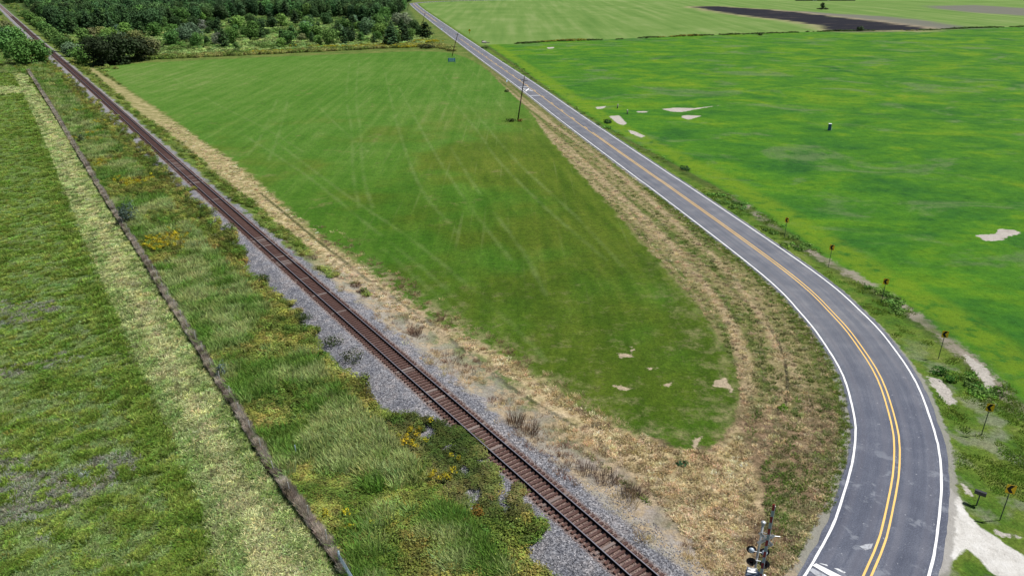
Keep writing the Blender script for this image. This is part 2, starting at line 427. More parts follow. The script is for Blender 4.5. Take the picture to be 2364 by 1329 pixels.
def ground_material():
    m, b, t = new_mat('ground_cover', .95, .12)
    p = t.pos()
    A = {k: t.attr(k) for k in ('u','r','s','rs','field','mown','fence','straw','bare','dbare','drain','burn','ash','drive','furrow','crack','hedge','track','tram','wood')}
    n30 = t.noise(p, 38, 4, .6); n6 = t.noise(p, 7, 4, .6); n2 = t.noise(p, 2.1, 4, .62); nh = t.noise(p, .5, 6, .82); nf = t.noise(p, .2, 4, .8)
    n100 = t.noise(p, 110, 3, .5)
    # grain: fine light/dark of blades, shared by all
    grain = t.ramp(t.add(t.mul(nh, .55), t.mul(nf, .45)), [(.34, (.38,)*3), (.5, (1,)*3), (.66, (1.75,)*3)])
    grain_g = t.ramp(t.add(t.mul(nh, .5), t.mul(nf, .5)), [(.34, (.66,)*3), (.5, (1,)*3), (.66, (1.3,)*3)])
    def edge(x, size, amp, w=.25, off=0.):       # ragged threshold of a distance field
        nn = t.noise(p, size, 4, .65)
        return t.sm(t.add(x, t.mul(t.sub(nn, .5), amp)), off-w, off+w)
    # 0 rough grass everywhere
    rough = t.ramp(t.add(t.mul(n6, .55), t.mul(n2, .45)), [(.3, (.035, .075, .014)), (.45, (.075, .12, .022)), (.6, (.13, .155, .04)), (.75, (.2, .19, .075))])
    rough = t.mix(rough, grain, 1, 'MULTIPLY')
    col = rough
    # far floor of the woodland: pale brush
    brush = t.ramp(t.add(t.mul(n6, .6), t.mul(n2, .4)), [(.3, (.02, .04, .01)), (.5, (.06, .10, .025)), (.7, (.13, .19, .06))])
    col = t.mix(col, brush, t.sm(A['wood'], -2, 2))
    sepy0 = t.n.new('ShaderNodeSeparateXYZ'); t.l.new(p, sepy0.inputs[0]); Yp0 = sepy0.outputs[1]
    # 1 pasture left of the mown strip
    hx = t.stretch(p, (1, .5, 1), .35)
    tus = t.noise(hx, 1.5, 5, .66)
    past = t.ramp(t.add(t.mul(tus, .8), t.mul(n30, .2)), [(.3, (.12, .15, .06)), (.43, (.10, .15, .035)), (.55, (.07, .125, .02)), (.68, (.05, .10, .014))])
    grey = t.mul(t.mul(t.sm(t.noise(p, 11, 4, .6), .52, .68), .7), t.sm(Yp0, 90, 65))
    past = t.mix(past, (.15, .16, .125), grey)
    past = t.mix(past, grain, 1, 'MULTIPLY')
    pm = t.mul(t.sm(A['fence'], .5, -.5), t.sm(A['u'], -9, -11))
    pmask = t.sm(A['fence'], 1.2, .2)
    leftside = t.mul(t.sm(A['u'], -9, -10), t.sm(A['fence'], 0, .6))
    col = t.mix(col, past, leftside)
    # 2 mown hay strip
    hay = t.ramp(t.add(t.mul(n2, .5), t.mul(nh, .5)), [(.3, (.10, .16, .045)), (.48, (.22, .26, .10)), (.62, (.36, .36, .17)), (.75, (.42, .38, .22))])
    hay = t.mix(hay, grain, .9, 'MULTIPLY')
    col = t.mix(col, hay, edge(A['mown'], 1.2, 1.0, .15))
    # 3 field inside the bend
    lines = t.noise(t.stretch(p, (1, .06, 1), rad(-22)), 2.6, 3, .5)
    lines2 = t.noise(t.stretch(p, (1, .05, 1), rad(36)), 2.2, 3, .5)
    fcol = t.ramp(t.add(t.mul(n30, .34), t.add(t.mul(n6, .30), t.mul(lines, .36))), [(.32, (.028, .083, .005)), (.45, (.040, .112, .007)), (.57, (.060, .138, .012)), (.70, (.11, .17, .03))])
    fcol2 = t.ramp(t.add(t.mul(n100, .4), t.add(t.mul(n6, .25), t.mul(lines2, .35))), [(.34, (.040, .108, .011)), (.45, (.055, .138, .014)), (.55, (.082, .162, .026)), (.68, (.145, .195, .06))])
    far = t.sm(A['rs'], 250, 420)
    sepy = t.n.new('ShaderNodeSeparateXYZ'); t.l.new(p, sepy.inputs[0]); Yp = sepy.outputs[1]; Xp = sepy.outputs[0]
    cvf = t.n.new('ShaderNodeCombineXYZ'); t.l.new(A['r'], cvf.inputs[0]); t.l.new(t.mul(A['s'], .035), cvf.inputs[1])
    mow = t.noise(cvf.outputs[0], 1.9, 4, .6)
    fcol = t.mix(fcol, t.ramp(mow, [(.34, (.62, .72, .5)), (.5, (1, 1, 1)), (.64, (1.55, 1.3, 1.9))]), t.mul(t.sm(A['r'], -75, -30), .42), 'MULTIPLY')
    fcol = t.mix(fcol, fcol2, t.sm(t.add(Yp, t.mul(Xp, -1.2)), 120, 260))
    # olive-brown thin turf beside the road side
    olive = t.mul(t.sm(t.add(t.noise(p, 22, 3, .55), t.mul(t.sm(A['r'], -60, -18), .22)), .48, .70), t.mul(t.sm(Yp, 40, 60), t.sm(Yp, 230, 150)))
    fcol = t.mix(fcol, t.mix(fcol, (1.35, .80, .8), 1, 'MULTIPLY'), t.mul(olive, .75))
    drypatch = t.mul(t.sm(t.noise(p, 9, 4, .7), .60, .74), .55)
    fcol = t.mix(fcol, (.17, .16, .065), drypatch)
    fcol = t.mix(fcol, t.ramp(t.noise(p, 1.1, 4, .65), [(.3, (.78,)*3), (.5, (1,)*3), (.7, (1.25, 1.18, 1.2))]), 1, 'MULTIPLY')
    tr2 = t.noise(t.stretch(p, (1, .02, 1), rad(-14)), .9, 2, .5); tr3 = t.noise(t.stretch(p, (1, .02, 1), rad(38)), .8, 2, .5)
    fine = t.add(t.mul(t.sm(tr2, .60, .72), t.sm(t.noise(p, 30, 2), .4, .6)), t.mul(t.sm(tr3, .60, .72), t.sm(t.noise(p, 33, 2), .55, .4)))
    fcol = t.mix(fcol, (.17, .21, .075), t.mul(t.mul(fine, .24), t.sm(Yp, 60, 100)))
    tramf = t.mul(t.sm(t.add(A['tram'], t.mul(t.sub(n2, .5), 1.2)), .7, -.2), t.sm(t.noise(p, 14, 3, .6), .3, .6))
    fcol = t.mix(fcol, (.16, .22, .075), t.mul(tramf, .42))
    tipd = t.mul(t.mul(t.sm(t.add(t.noise(p, 2.6, 7, .8), t.mul(t.sm(A['field'], 7, 0), .10)), .52, .76), t.sm(Yp, 105, 65)), .7)
    fcol = t.mix(fcol, (.27, .24, .13), tipd)
    fcol = t.mix(fcol, (.84, .86, .8), t.sm(Yp, 150, 80), 'MULTIPLY')
    fcol = t.mix(fcol, grain, .8, 'MULTIPLY')
    ef = edge(t.add(A['field'], t.mul(t.sub(nh, .5), 1.6)), 3, 5.0, .35)
    # verge between field and road: green and dun bands along the road
    bandv = t.n.new('ShaderNodeCombineXYZ'); t.l.new(A['r'], bandv.inputs[0]); t.l.new(t.mul(A['s'], .04), bandv.inputs[1])
    band = t.noise(bandv.outputs[0], 1.5, 4, .6)
    verge = t.ramp(t.add(t.mul(band, .65), t.mul(n2, .35)), [(.30, (.045, .085, .014)), (.42, (.09, .12, .028)), (.51, (.18, .165, .07)), (.62, (.28, .235, .13)), (.78, (.36, .30, .19))])
    verge = t.mix(verge, (.33, .26, .16), t.mul(t.sm(A['track'], 1.0, .1), t.sm(n2, .3, .6)))
    verge = t.mix(verge, grain, 1, 'MULTIPLY'); verge = t.mix(verge, (.9, .9, .9), 1, 'MULTIPLY')
    vm = t.mul(t.sm(A['r'], 0, -2), t.mul(t.sm(A['field'], .5, -.5), t.sm(A['u'], 3, 5)))
    vm = t.mul(vm, t.sm(A['r'], -26, -20))
    vm = t.mul(vm, t.sm(Yp, 330, 270))
    col = t.mix(col, verge, vm)
    nearroad = t.mul(t.mul(t.sm(A['r'], -6.2, -4.2), t.sm(A['r'], 0, -1)), .65)
    col = t.mix(col, t.mix((.075, .10, .022), grain, 1, 'MULTIPLY'), nearroad)
    # dry brown corner by the crossing
    corner = t.mul(t.mul(t.sm(A['u'], 5, 8), t.sm(Yp, 64, 52)), t.sm(A['r'], -4.2, -5.2))
    cc = t.ramp(t.add(t.mul(n2, .6), t.mul(nh, .4)), [(.3, (.055, .075, .02)), (.42, (.14, .115, .06)), (.55, (.27, .19, .12)), (.7, (.42, .31, .2))])
    cc = t.mix(cc, grain, 1, 'MULTIPLY'); cc = t.mix(cc, (.7,)*3, 1, 'MULTIPLY')
    col = t.mix(col, cc, t.mul(corner, t.sm(t.noise(p, 5, 4, .6), .3, .5)))
    col = t.mix(col, fcol, t.mul(ef, t.sm(A['field'], -3.0, -2.5)))
    # 4 straw strip along the railway
    st = t.ramp(t.add(t.mul(t.noise(bandv.outputs[0], 3, 2), .0), t.add(t.mul(n2, .5), t.mul(nh, .5))), [(.3, (.15, .125, .055)), (.42, (.31, .25, .13)), (.55, (.46, .37, .22)), (.72, (.62, .52, .36))])
    st = t.mix(st, grain, .9, 'MULTIPLY'); st = t.mix(st, (.82,)*3, 1, 'MULTIPLY')
    farst = t.sm(Yp, 110, 220)
    st = t.mix(st, (.27, .24, .11), t.mul(farst, .6))
    stn = t.mix(st, t.ramp(n2, [(.35, (.6, .68, .5)), (.6, (1.15,)*3)]), .9, 'MULTIPLY')
    stn = t.mix(stn, (.50, .41, .27), t.mul(t.mul(t.sm(t.add(A['track'], t.mul(t.sub(nh, .5), 1.6)), .6, .0), t.sm(t.noise(p, 4, 3), .38, .58)), .5))
    stn = t.mix(stn, (.17, .15, .06), t.mul(t.sm(t.m('ABSOLUTE', t.sub(A['track'], 1.15)), .45, .1), t.mul(t.sm(n2, .4, .6), .6)))
    col = t.mix(col, stn, t.mul(edge(A['straw'], 2.6, 5.5, .9, .2), t.sm(Yp, 60, 130, 1., .82)))
    col = t.mix(col, (.035, .045, .012), t.mul(t.sm(t.add(A['furrow'], t.mul(t.sub(nh, .5), .8)), .42, .12), .8))
    col = t.mix(col, (.02, .02, .012), t.mul(t.sm(t.add(A['crack'], t.mul(t.sub(nh, .5), .3)), .22, .08), .9))
    # 5 right hand field
    sx = t.stretch(p, (.5, 1, 1), rad(-8))
    w1 = t.noise(t.stretch(p, (.8, 1, 1), rad(-8)), 17, 6, .62, .8); w2 = t.noise(p, 3.4, 5, .68)
    rf = t.ramp(t.add(t.add(t.mul(w1, .74), t.mul(w2, .26)), t.sm(Yp, 90, 260, -.012, .03)), [(.34, (.016, .078, .013)), (.43, (.029, .114, .011)), (.53, (.050, .152, .009)), (.61, (.082, .180, .008)), (.69, (.12, .20, .010))])
    greyg = t.mul(t.sm(t.noise(t.stretch(p, (.7, 1, 1), rad(-5)), 19, 6, .68, .8), .53, .63), .62)
    rf = t.mix(rf, (.10, .155, .06), greyg)
    rf = t.mix(rf, t.ramp(t.add(t.mul(t.noise(p, 1.3, 5, .7), .6), t.mul(t.noise(t.stretch(p, (.5, 1, 1), .2), 4.5, 4, .6), .4)), [(.34, (.60, .68, .7)), (.5, (1,)*3), (.66, (1.35, 1.22, 1.2))]), 1, 'MULTIPLY')
    rimr = t.mul(t.sm(A['drain'], -9, -3), t.sm(n6, .3, .6))
    rimr = t.mul(t.sm(t.m('ABSOLUTE', t.sub(t.m('ABSOLUTE', A['drain']), 4.5)), 4, 1), .75)
    rf = t.mix(rf, (.12, .20, .010), t.mul(rimr, t.sm(n2, .3, .55)))
    rf = t.mix(rf, grain_g, 1, 'MULTIPLY')
    drs = t.mul(A['drain'], 1.0)
    rmask = t.mul(t.sm(A['r'], 3.5, 5), t.sm(t.m('ABSOLUTE', drs), .6, 1.8))
    side = t.sm(t.sub(t.m('ABSOLUTE', A['r']), 0), 5, 6)
    beyond = t.attr('drain')
    rmask = t.mul(t.sm(A['r'], 3.6, 4.4), t.sm(t.mul(beyond, DSG), .2, 1.4))
    col = t.mix(col, rf, rmask)
    # strip between road and drain
    inner = t.mul(t.sm(A['r'], 3.6, 4.2), t.sm(t.mul(beyond, DSG), .6, -.4))
    ic = t.ramp(t.add(t.mul(n2, .5), t.mul(n6, .5)), [(.3, (.022, .055, .014)), (.45, (.055, .115, .012)), (.58, (.10, .145, .022)), (.72, (.18, .19, .07))])
    gn = t.mul(t.sm(t.noise(p, 4.5, 4, .6), .5, .62), t.sm(Yp, 75, 60))
    ic = t.mix(ic, (.20, .20, .16), t.mul(gn, .55))
    ic = t.mix(ic, grain, 1, 'MULTIPLY')
    col = t.mix(col, ic, inner)
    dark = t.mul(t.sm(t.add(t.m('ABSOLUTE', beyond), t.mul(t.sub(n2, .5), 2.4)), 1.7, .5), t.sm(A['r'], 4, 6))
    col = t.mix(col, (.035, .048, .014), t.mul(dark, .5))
    dbp = t.mul(t.sm(t.add(A['dbare'], t.mul(t.sub(t.noise(p, 1.6, 6, .75), .5), 7.0)), 1.3, .2), t.sm(t.noise(p, 9, 2), .40, .54))
    bare = t.ramp(t.add(t.mul(n2, .5), t.mul(nf, .5)), [(.3, (.26, .23, .20)), (.6, (.42, .39, .36))])
    col = t.mix(col, t.mix((.20, .165, .13), bare, .35), t.mul(dbp, .85))
    # far fields beyond the hedge, distant haze painted in as paler greens
    fx = t.noise(t.stretch(p, (1, .05, 1), rad(52)), 9, 3, .55)
    ff = t.ramp(t.add(t.mul(fx, .6), t.mul(n30, .4)), [(.34, (.08, .16, .03)), (.5, (.115, .195, .045)), (.64, (.165, .23, .075))])
    fmask = t.mul(t.sm(t.mul(A['hedge'], HSG), -1, 1.5), t.sm(A['r'], 5, 8))
    col = t.mix(col, ff, fmask)
    ba = math.atan2(at(2100, 66)[1]-at(1650, 20)[1], at(2100, 66)[0]-at(1650, 20)[0])
    bn = t.noise(t.stretch(p, (.14, 1, 1), -ba), 8, 6, .75)
    col = t.mix(col, (.13, .115, .12), t.mul(t.sm(t.add(A['ash'], t.mul(t.sub(bn, .5), 60)), -6, 12), .8))
    bc = t.mix((.012, .012, .018), (.11, .085, .07), t.mul(t.sm(bn, .56, .66), .8))
    eb = t.sm(t.add(A['burn'], t.mul(t.sub(bn, .5), 60)), -2, 3)
    col = t.mix(col, (.33, .25, .17), t.mul(t.sm(t.add(A['burn'], t.mul(t.sub(bn, .5), 60)), -14, -1), .5))
    col = t.mix(col, bc, eb)
    # 6 bare pans and the white drive
    tanb = t.mix(t.mix((.34, .28, .20), (.37, .35, .32), t.sm(A['r'], -1, 1)), grain, .8, 'MULTIPLY')
    col = t.mix(col, t.mix(tanb, bare, t.mul(t.sm(A['r'], -1, 1), t.sm(A['r'], 14, 24, .3, 1))), edge(t.add(A['bare'], t.mul(t.sub(n2, .5), .6)), .7, 1.5, .12))
    dr = t.ramp(t.add(t.mul(n2, .5), t.mul(nh, .5)), [(.3, (.36, .345, .32)), (.5, (.55, .54, .52)), (.7, (.70, .70, .70))])
    col = t.mix(col, dr, edge(A['drive'], 1.2, .9, .12))
    # crushed pale shoulder at the asphalt edge
    sh = t.mul(t.sm(t.add(t.m('ABSOLUTE', A['r']), t.mul(t.sub(t.noise(p, .9, 4, .7), .5), 1.1)), 4.45, 4.2), .8)
    col = t.mix(col, (.27, .26, .245), sh)
    # 7 ballast and the gravel that spreads from it
    gr = t.ramp(t.noise(p, .16, 3, .7), [(.34, (.04, .042, .05)), (.48, (.15, .152, .172)), (.60, (.27, .275, .30)), (.7, (.50, .50, .53))])
    gr = t.mix(gr, t.ramp(t.noise(p, 1.8, 5, .7), [(.33, (.62, .64, .70)), (.5, (1,)*3), (.66, (1.3, 1.2, 1.12))]), 1, 'MULTIPLY')
    gfar = t.sm(Yp, 90, 230)
    gr = t.mix(gr, (.23, .225, .235), t.mul(gfar, .6))
    farv = t.sm(Yp, 78, 108)
    gl = t.mul(t.sm(t.add(t.sub(A['u'], t.mul(farv, 1.2)), t.mul(t.sub(t.noise(p, 2.6, 5, .68), .5), 5.0)), -4.9, -4.3), t.sm(A['u'], 0, -.2))
    greyr = t.sm(t.add(t.add(A['u'], t.mul(farv, .9)), t.mul(t.sub(t.noise(p, 3.0, 5, .68), .5), 5.0)), 3.5, 2.7)
    greyr = t.mul(greyr, t.sm(A['u'], -.2, 0))
    mixr = t.mul(t.sm(t.add(A['u'], t.mul(t.sub(t.noise(p, 4.5, 5, .65), .5), 8)), 8.5, 4.5), t.mul(t.sm(A['u'], 1, 3), t.sm(Yp, 100, 80)))
    mauve = t.ramp(t.add(t.mul(n2, .5), t.mul(nf, .5)), [(.3, (.15, .115, .095)), (.5, (.30, .26, .245)), (.7, (.40, .37, .37))])
    mauve = t.mix(mauve, grain_g, .8, 'MULTIPLY')
    col = t.mix(col, mauve, t.mul(mixr, .75))
    gmask = t.m('ADD', gl, greyr, clamp=True)
    col = t.mix(col, gr, gmask)
    col = t.mix(col, t.mix((.33, .26, .17), grain, .9, 'MULTIPLY'), t.mul(t.mul(t.sm(t.noise(p, 1.7, 5, .7), .47, .58), t.mul(t.sm(A['u'], 2.3, 3.6), t.sm(A['u'], 12, 8))), t.mul(t.sm(Yp, 100, 85), .8)))
    # rust-brown stain under and beside the sleepers
    rust = t.sm(t.add(t.m('ABSOLUTE', A['u']), t.mul(t.sub(n2, .5), .5)), 1.75, 1.2)
    col = t.mix(col, t.mix((.20, .135, .11), t.ramp(t.noise(p, .1, 3, .7), [(.35, (.25,)*3), (.5, (.9,)*3), (.65, (1.7,)*3)]), 1, 'MULTIPLY'), t.mul(rust, .8))
    t.put(b.inputs['Base Color'], col)
    hgt = t.add(t.mul(nh, .6), t.add(t.mul(nf, .25), t.mul(n2, .5)))
    t.put(b.inputs['Normal'], t.bump(hgt, .8, .32))
    return m
DSG = 1 if pdist([120.], [150.], DRAIN, True)[0][0] > 0 else -1
HSG = 1 if pdist([200.], [800.], HEDGE[::-1], True)[0][0] > 0 else -1
_fs = pdist([-60.], [60.], FENCE, True)[0][0]
if _fs < 0: FENCE = FENCE[::-1]          # + on the pasture side
ground = build_ground()

# ================================================================ ROAD
def ribbon(name, P, S, off1, off2, z, mat, parent=None, keep=None, jit=0.0, crown=False):
    """strip between two lateral offsets of the polyline P; + offset = east side"""
    T = np.gradient(P, axis=0); T /= np.hypot(T[:, 0], T[:, 1])[:, None]
    Nn = np.c_[T[:, 1], -T[:, 0]]*RNG_SIGN
    o1 = off1 if np.ndim(off1) else np.full(len(P), off1)
    o2 = off2 if np.ndim(off2) else np.full(len(P), off2)
    cols = [0, 1] if not crown else [0, .25, .5, .75, 1]
    V = []; Fc = []
    for i in range(len(P)):
        for c in cols:
            o = o1[i]*(1-c)+o2[i]*c
            if jit and c in (0, 1): o += (random.random()-.5)*jit
            q = P[i]+Nn[i]*o
            zz = z[i]+(.05*(1-abs(2*c-1)**2) if crown else 0.0)
            V.append((q[0], q[1], zz))
    k = len(cols)
    for i in range(len(P)-1):
        if keep is not None and not keep(S[i]): continue
        for c in range(k-1): Fc.append((i*k+c, i*k+c+1, i*k+k+c+1, i*k+k+c))
    me = mesh_obj(name, V, Fc, mat, parent, True)
    a = me.data.attributes.new('ro', 'FLOAT', 'POINT'); a.data.foreach_set('value', [float(o1[i]*(1-c)+o2[i]*c) for i in range(len(P)) for c in cols])
    a = me.data.attributes.new('rsn', 'FLOAT', 'POINT'); a.data.foreach_set('value', [float(S[i]) for i in range(len(P)) for c in cols])
    return me
RP, RS = resample(ROAD, .7)
Tt = RP[-200]-RP[-201]
RNG_SIGN = 1
_t = RP[len(RP)//2+1]-RP[len(RP)//2]; _q = RP[len(RP)//2]+np.array([_t[1], -_t[0]])*3
if rfun([_q[0]], [_q[1]])[0][0]*RSG < 0: RNG_SIGN = -1
_i = np.argmin(np.hypot(RP[:, 0]-33.2, RP[:, 1]-51.2)); S_BEND = RS[_i]
_sn = pdist(RP[:, 0], RP[:, 1], ROAD[::-1])[1]; _sb = _sn[_i]
HW = 3.66-.42*sstep(-_sn, -_sb-26, -_sb)
def crz(off):       # height of the crowned asphalt at lateral offset share
    return .05*(1-np.abs(off)**2)
RZ = roadz(pdist(RP[:, 0], RP[:, 1], ROAD[::-1])[1])
def asphalt_mat():
    m, b, t = new_mat('asphalt', .82, .3)
    p = t.pos(); ro = t.attr('ro'); rs = t.attr('rsn')
    n = t.noise(p, .09, 4, .7); n1 = t.noise(p, 3, 4, .6); n2 = t.noise(p, .8, 4, .65)
    cv = t.n.new('ShaderNodeCombineXYZ'); t.l.new(ro, cv.inputs[0]); t.l.new(t.mul(rs, .03), cv.inputs[1])
    lane = t.noise(cv.outputs[0], .55, 4, .6)
    base = t.ramp(t.add(t.mul(lane, .55), t.mul(n1, .45)), [(.34, (.078, .086, .110)), (.5, (.112, .120, .145)), (.66, (.17, .175, .195))])
    gr = t.ramp(n, [(.3, (.6,)*3), (.5, (1,)*3), (.7, (1.5,)*3)])
    base = t.mix(base, gr, 1, 'MULTIPLY')
    wear = t.m('ABSOLUTE', t.sub(t.m('ABSOLUTE', ro), 1.75))
    base = t.mix(base, (.155, .15, .165), t.mul(t.sm(t.m('ABSOLUTE', t.sub(wear, .85)), .4, .05), .35))
    # old dark tar of the bend, scuffed pale patches near the crossing
    sep = t.n.new('ShaderNodeSeparateXYZ'); t.l.new(p, sep.inputs[0])
    nearf = t.sm(sep.outputs[1], 58, 44)
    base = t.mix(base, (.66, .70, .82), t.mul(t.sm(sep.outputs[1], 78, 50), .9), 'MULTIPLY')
    sc = t.mul(t.sm(t.noise(p, 1.6, 5, .65, .4), .56, .66), nearf)
    base = t.mix(base, (.24, .26, .30), t.mul(sc, .45))
    fl = t.mul(t.sm(t.noise(p, .35, 3, .7), .66, .72), t.sm(sep.outputs[1], 75, 55))
    base = t.mix(base, (.4, .42, .46), t.mul(fl, .5))
    # fine cracks
    t.put(b.inputs['Base Color'], base)
    t.put(b.inputs['Normal'], t.bump(n, .35, .01))
    return m
M_asph = asphalt_mat()
def paint(name, c, wearlo=.62, worn=.6):
    m, b, t = new_mat(name, .6, .35)
    p = t.pos()
    n = t.noise(p, .25, 5, .7); n1 = t.noise(p, 3.5, 3, .6)
    f = t.mul(t.sm(n, wearlo, wearlo+.08), worn)
    base = t.ramp(n1, [(.3, tuple(x*.86 for x in c)), (.7, c)])
    t.put(b.inputs['Base Color'], t.mix(base, (.16, .16, .18), f))
    return m
M_white = paint('road_paint_white', (.80, .81, .82))
M_white_old = paint('road_paint_white_worn', (.62, .64, .68), .56, .8)
M_yel = paint('road_paint_yellow', (.78, .50, .15), .62, .4)
edgej = .12*(vnoise(RS, RS*0, 1.4, 3)-.5)*2
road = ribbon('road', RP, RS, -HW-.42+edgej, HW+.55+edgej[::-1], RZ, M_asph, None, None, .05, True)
tag(road, kind='structure')
def rel(off, extra): # z for a marking at signed offset share of half width
    return RZ+.05*(1-(off)**2)+extra
def marking(name, o1, o2, mat, keep=None, jit=.0):
    mid = (np.mean(o1)+np.mean(o2))/2/4.1
    return ribbon(name, RP, RS, o1, o2, rel(mid, .009), mat, road, keep, jit)
marking('edge_line', -HW-.085, -HW+.085, M_white, None, .025)
marking('edge_line', HW-.085, HW+.085, M_white, None, .025)
S_D = RS[np.argmin(np.hypot(RP[:, 0]-at(1385, 305)[0], RP[:, 1]-at(1385, 305)[1]))]   # double line begins here
S_A = RS[np.argmin(np.hypot(RP[:, 0]-at(1065, 90)[0], RP[:, 1]-at(1065, 90)[1]))]
S_B = RS[np.argmin(np.hypot(RP[:, 0]-at(1018, 52)[0], RP[:, 1]-at(1018, 52)[1]))]
dirn = 1 if RS[np.argmin(np.hypot(RP[:, 0]-37, RP[:, 1]-76))] > S_D else -1
marking('centre_line', -.28, -.14, M_yel, lambda s: s > S_A or s < S_B, .012)
marking('centre_line', .14, .28, M_yel, lambda s: s > S_D or (s < S_A and s < S_B), .012)
marking('centre_line', .14, .28, M_yel, lambda s: S_A < s < S_D and (s % 12.2) < 3.05, .0)
marking('centre_line', -.07, .07, M_yel, lambda s: S_B < s < S_A and (s % 12.2) < 3.05, .0)
def lane_patch(name, c, L, Wd, mat, ang_at=None, off=0., rot=0., z=.014):
    """flat painted mark centred on road point nearest c"""
    i = int(np.argmin(np.hypot(RP[:, 0]-c[0], RP[:, 1]-c[1])))
    T = RP[i+1]-RP[i]; T /= np.hypot(*T); Nn = np.array([T[1], -T[0]])*RNG_SIGN
    return i, T, Nn
def quadmark(name, c, pts, mat, z=.012):
    i, T, Nn = lane_patch(name, c, 0, 0, mat)
    V = []; 
    for a, o in pts:
        q = RP[i]+T*a+Nn*o
        V.append((q[0], q[1], RZ[i]+.05*(1-(o/4.1)**2)+z))
    return mesh_obj(name, V, [tuple(range(len(V)))], mat, road)
# railroad pavement mark: two bars, an X and an R on each side, in the lane towards the crossing
cX = at(1210, 212)
quadmark('cross_bar', at(1238, 222), [(-.3, -3.45), (.3, -3.45), (.3, -.3), (-.3, -.3)], M_white_old)
quadmark('cross_bar', at(1210, 202), [(-.3, -3.45), (.3, -3.45), (.3, -.3), (-.3, -.3)], M_white_old)
_ix, _T, _N = lane_patch('', at(1222, 209), 0, 0, None)
for sgn in (-1, 1):
    quadmark('cross_stroke', at(1222, 209), [(-3.0, -1.88-sgn*1.2-.22), (-3.0, -1.88-sgn*1.2+.22), (3.0, -1.88+sgn*1.2+.22), (3.0, -1.88+sgn*1.2-.22)], M_white, .012 if sgn < 0 else .016)
for sgn in (-1, 1):
    q = RP[_ix]+_N*(-1.88+sgn*1.15)
    up = -_T
    Mx = Matrix(((_N[0]*-1, up[0]*1.0, 0, q[0]), (_N[1]*-1, up[1]*1.0, 0, q[1]), (0, 0, 1, RZ[_ix]+.062), (0, 0, 0, 1)))
    Mx = Mx @ Matrix.Diagonal((.8, 2.0, .5, 1))
    text_obj('letter', 'R', .9, Mx, M_white_old, road, .002, 2)
# stop bar at the bottom edge and the scraped older bar beside it
def freemark(name, px_pts, mat, lift):
    V = []
    for x, y in px_pts:
        q = at(x, y, .35)
        for _ in range(3):
            dd_, ss_ = rfun([q[0]], [q[1]])
            z = float(roadz(ss_[0]))+.05*(1-(abs(dd_[0])/4.1)**2)+lift
            q = at(x, y, z)
        V.append((q[0], q[1], z))
    return mesh_obj(name, V, [tuple(range(len(V)))], mat, road)
M_pgrey = paint('road_patch_grey', (.36, .38, .42), .5, .6)
freemark('stop_line', [(1876, 1304), (1884, 1299), (2010, 1362), (2000, 1378)], M_white, .020)
freemark('worn_stop_line', [(1868, 1315), (1876, 1310), (1990, 1372), (1975, 1400)], M_pgrey, .012)
freemark('paint_patch', [(1890, 1298), (1897, 1301), (1912, 1306), (1909, 1302), (1900, 1300)], M_white_old, .012)
freemark('paint_patch', [(1925, 1310), (1935, 1311), (1945, 1316), (1953, 1320), (1948, 1322), (1938, 1317)], M_white_old, .012)
freemark('paint_patch', [(1984, 1260), (1998, 1255), (2016, 1253), (2011, 1265), (1998, 1269)], M_pgrey, .009)
# ================================================================ RAILWAY
def wood_mat():
    m, b, t = new_mat('creosoted_timber', .85, .2)
    o = t.objc()
    rnd = t.n.new('ShaderNodeObjectInfo').outputs['Random']
    n = t.noise(t.stretch(o, (.12, 1, 1)), .05, 4, .7); n2 = t.noise(o, .5, 3)
    c = t.ramp(n, [(.3, (.028, .016, .015)), (.5, (.075, .042, .038)), (.7, (.15, .10, .088))])
    c2 = t.mix(c, (.22, .19, .18), t.mul(t.sm(rnd, .84, .97), .75))
    c2 = t.mix(c2, (.16, .07, .045), t.mul(t.sm(n2, .5, .7), .45))
    t.put(b.inputs['Base Color'], c2); t.put(b.inputs['Normal'], t.bump(n, .5, .01))
    return m
M_tie = wood_mat()
M_rail = plain('rail_steel_shaded', (.010, .007, .007), .75, .25, .1, .3, .4)  # near black paints in the rail's shaded side and cast shadow
M_head = new_mat('rail_head_steel', .38, .5, .75, (.42, .40, .44))[0]
M_plate = plain('tie_plate_rust', (.06, .032, .024), .8, .2, .2, .3, .1)
RC, RCs = resample(catmull(RAIL[::3] if len(RAIL) > 30 else RAIL, 4), .495)
track = tag(empty('railway_track', (RC[0][0], RC[0][1], 0)), 'single railway track on dark timber sleepers running from bottom right to top left', 'railway track')
Tr = np.gradient(RC, axis=0); Tr /= np.hypot(Tr[:, 0], Tr[:, 1])[:, None]
Nr = np.c_[-Tr[:, 1], Tr[:, 0]]
if (ufun([RC[900][0]+Nr[900][0]], [RC[900][1]+Nr[900][1]])[0][0]*USG) < 0: Nr = -Nr     # + towards the road
base = np.array([RC[0][0], RC[0][1]])
def sweep(name, off, prof, mat, step=8, mat2=None, top=()):
    idx = list(range(0, len(RC), step))
    V = []; Fc = []; k = len(prof)
    for i in idx:
        for a, z in prof:
            q = RC[i]+Nr[i]*(off+a)-base
            V.append((q[0], q[1], z))
    for j in range(len(idx)-1):
        for c in range(k):
            Fc.append((j*k+c, j*k+(c+1) % k, j*k+k+(c+1) % k, j*k+k+c))
    o = mesh_obj(name, V, Fc, [mat]+([mat2] if mat2 else []), track)
    if mat2:
        for j in range(len(idx)-1):
            for c in top: o.data.polygons[j*k+c].material_index = 1
    return o
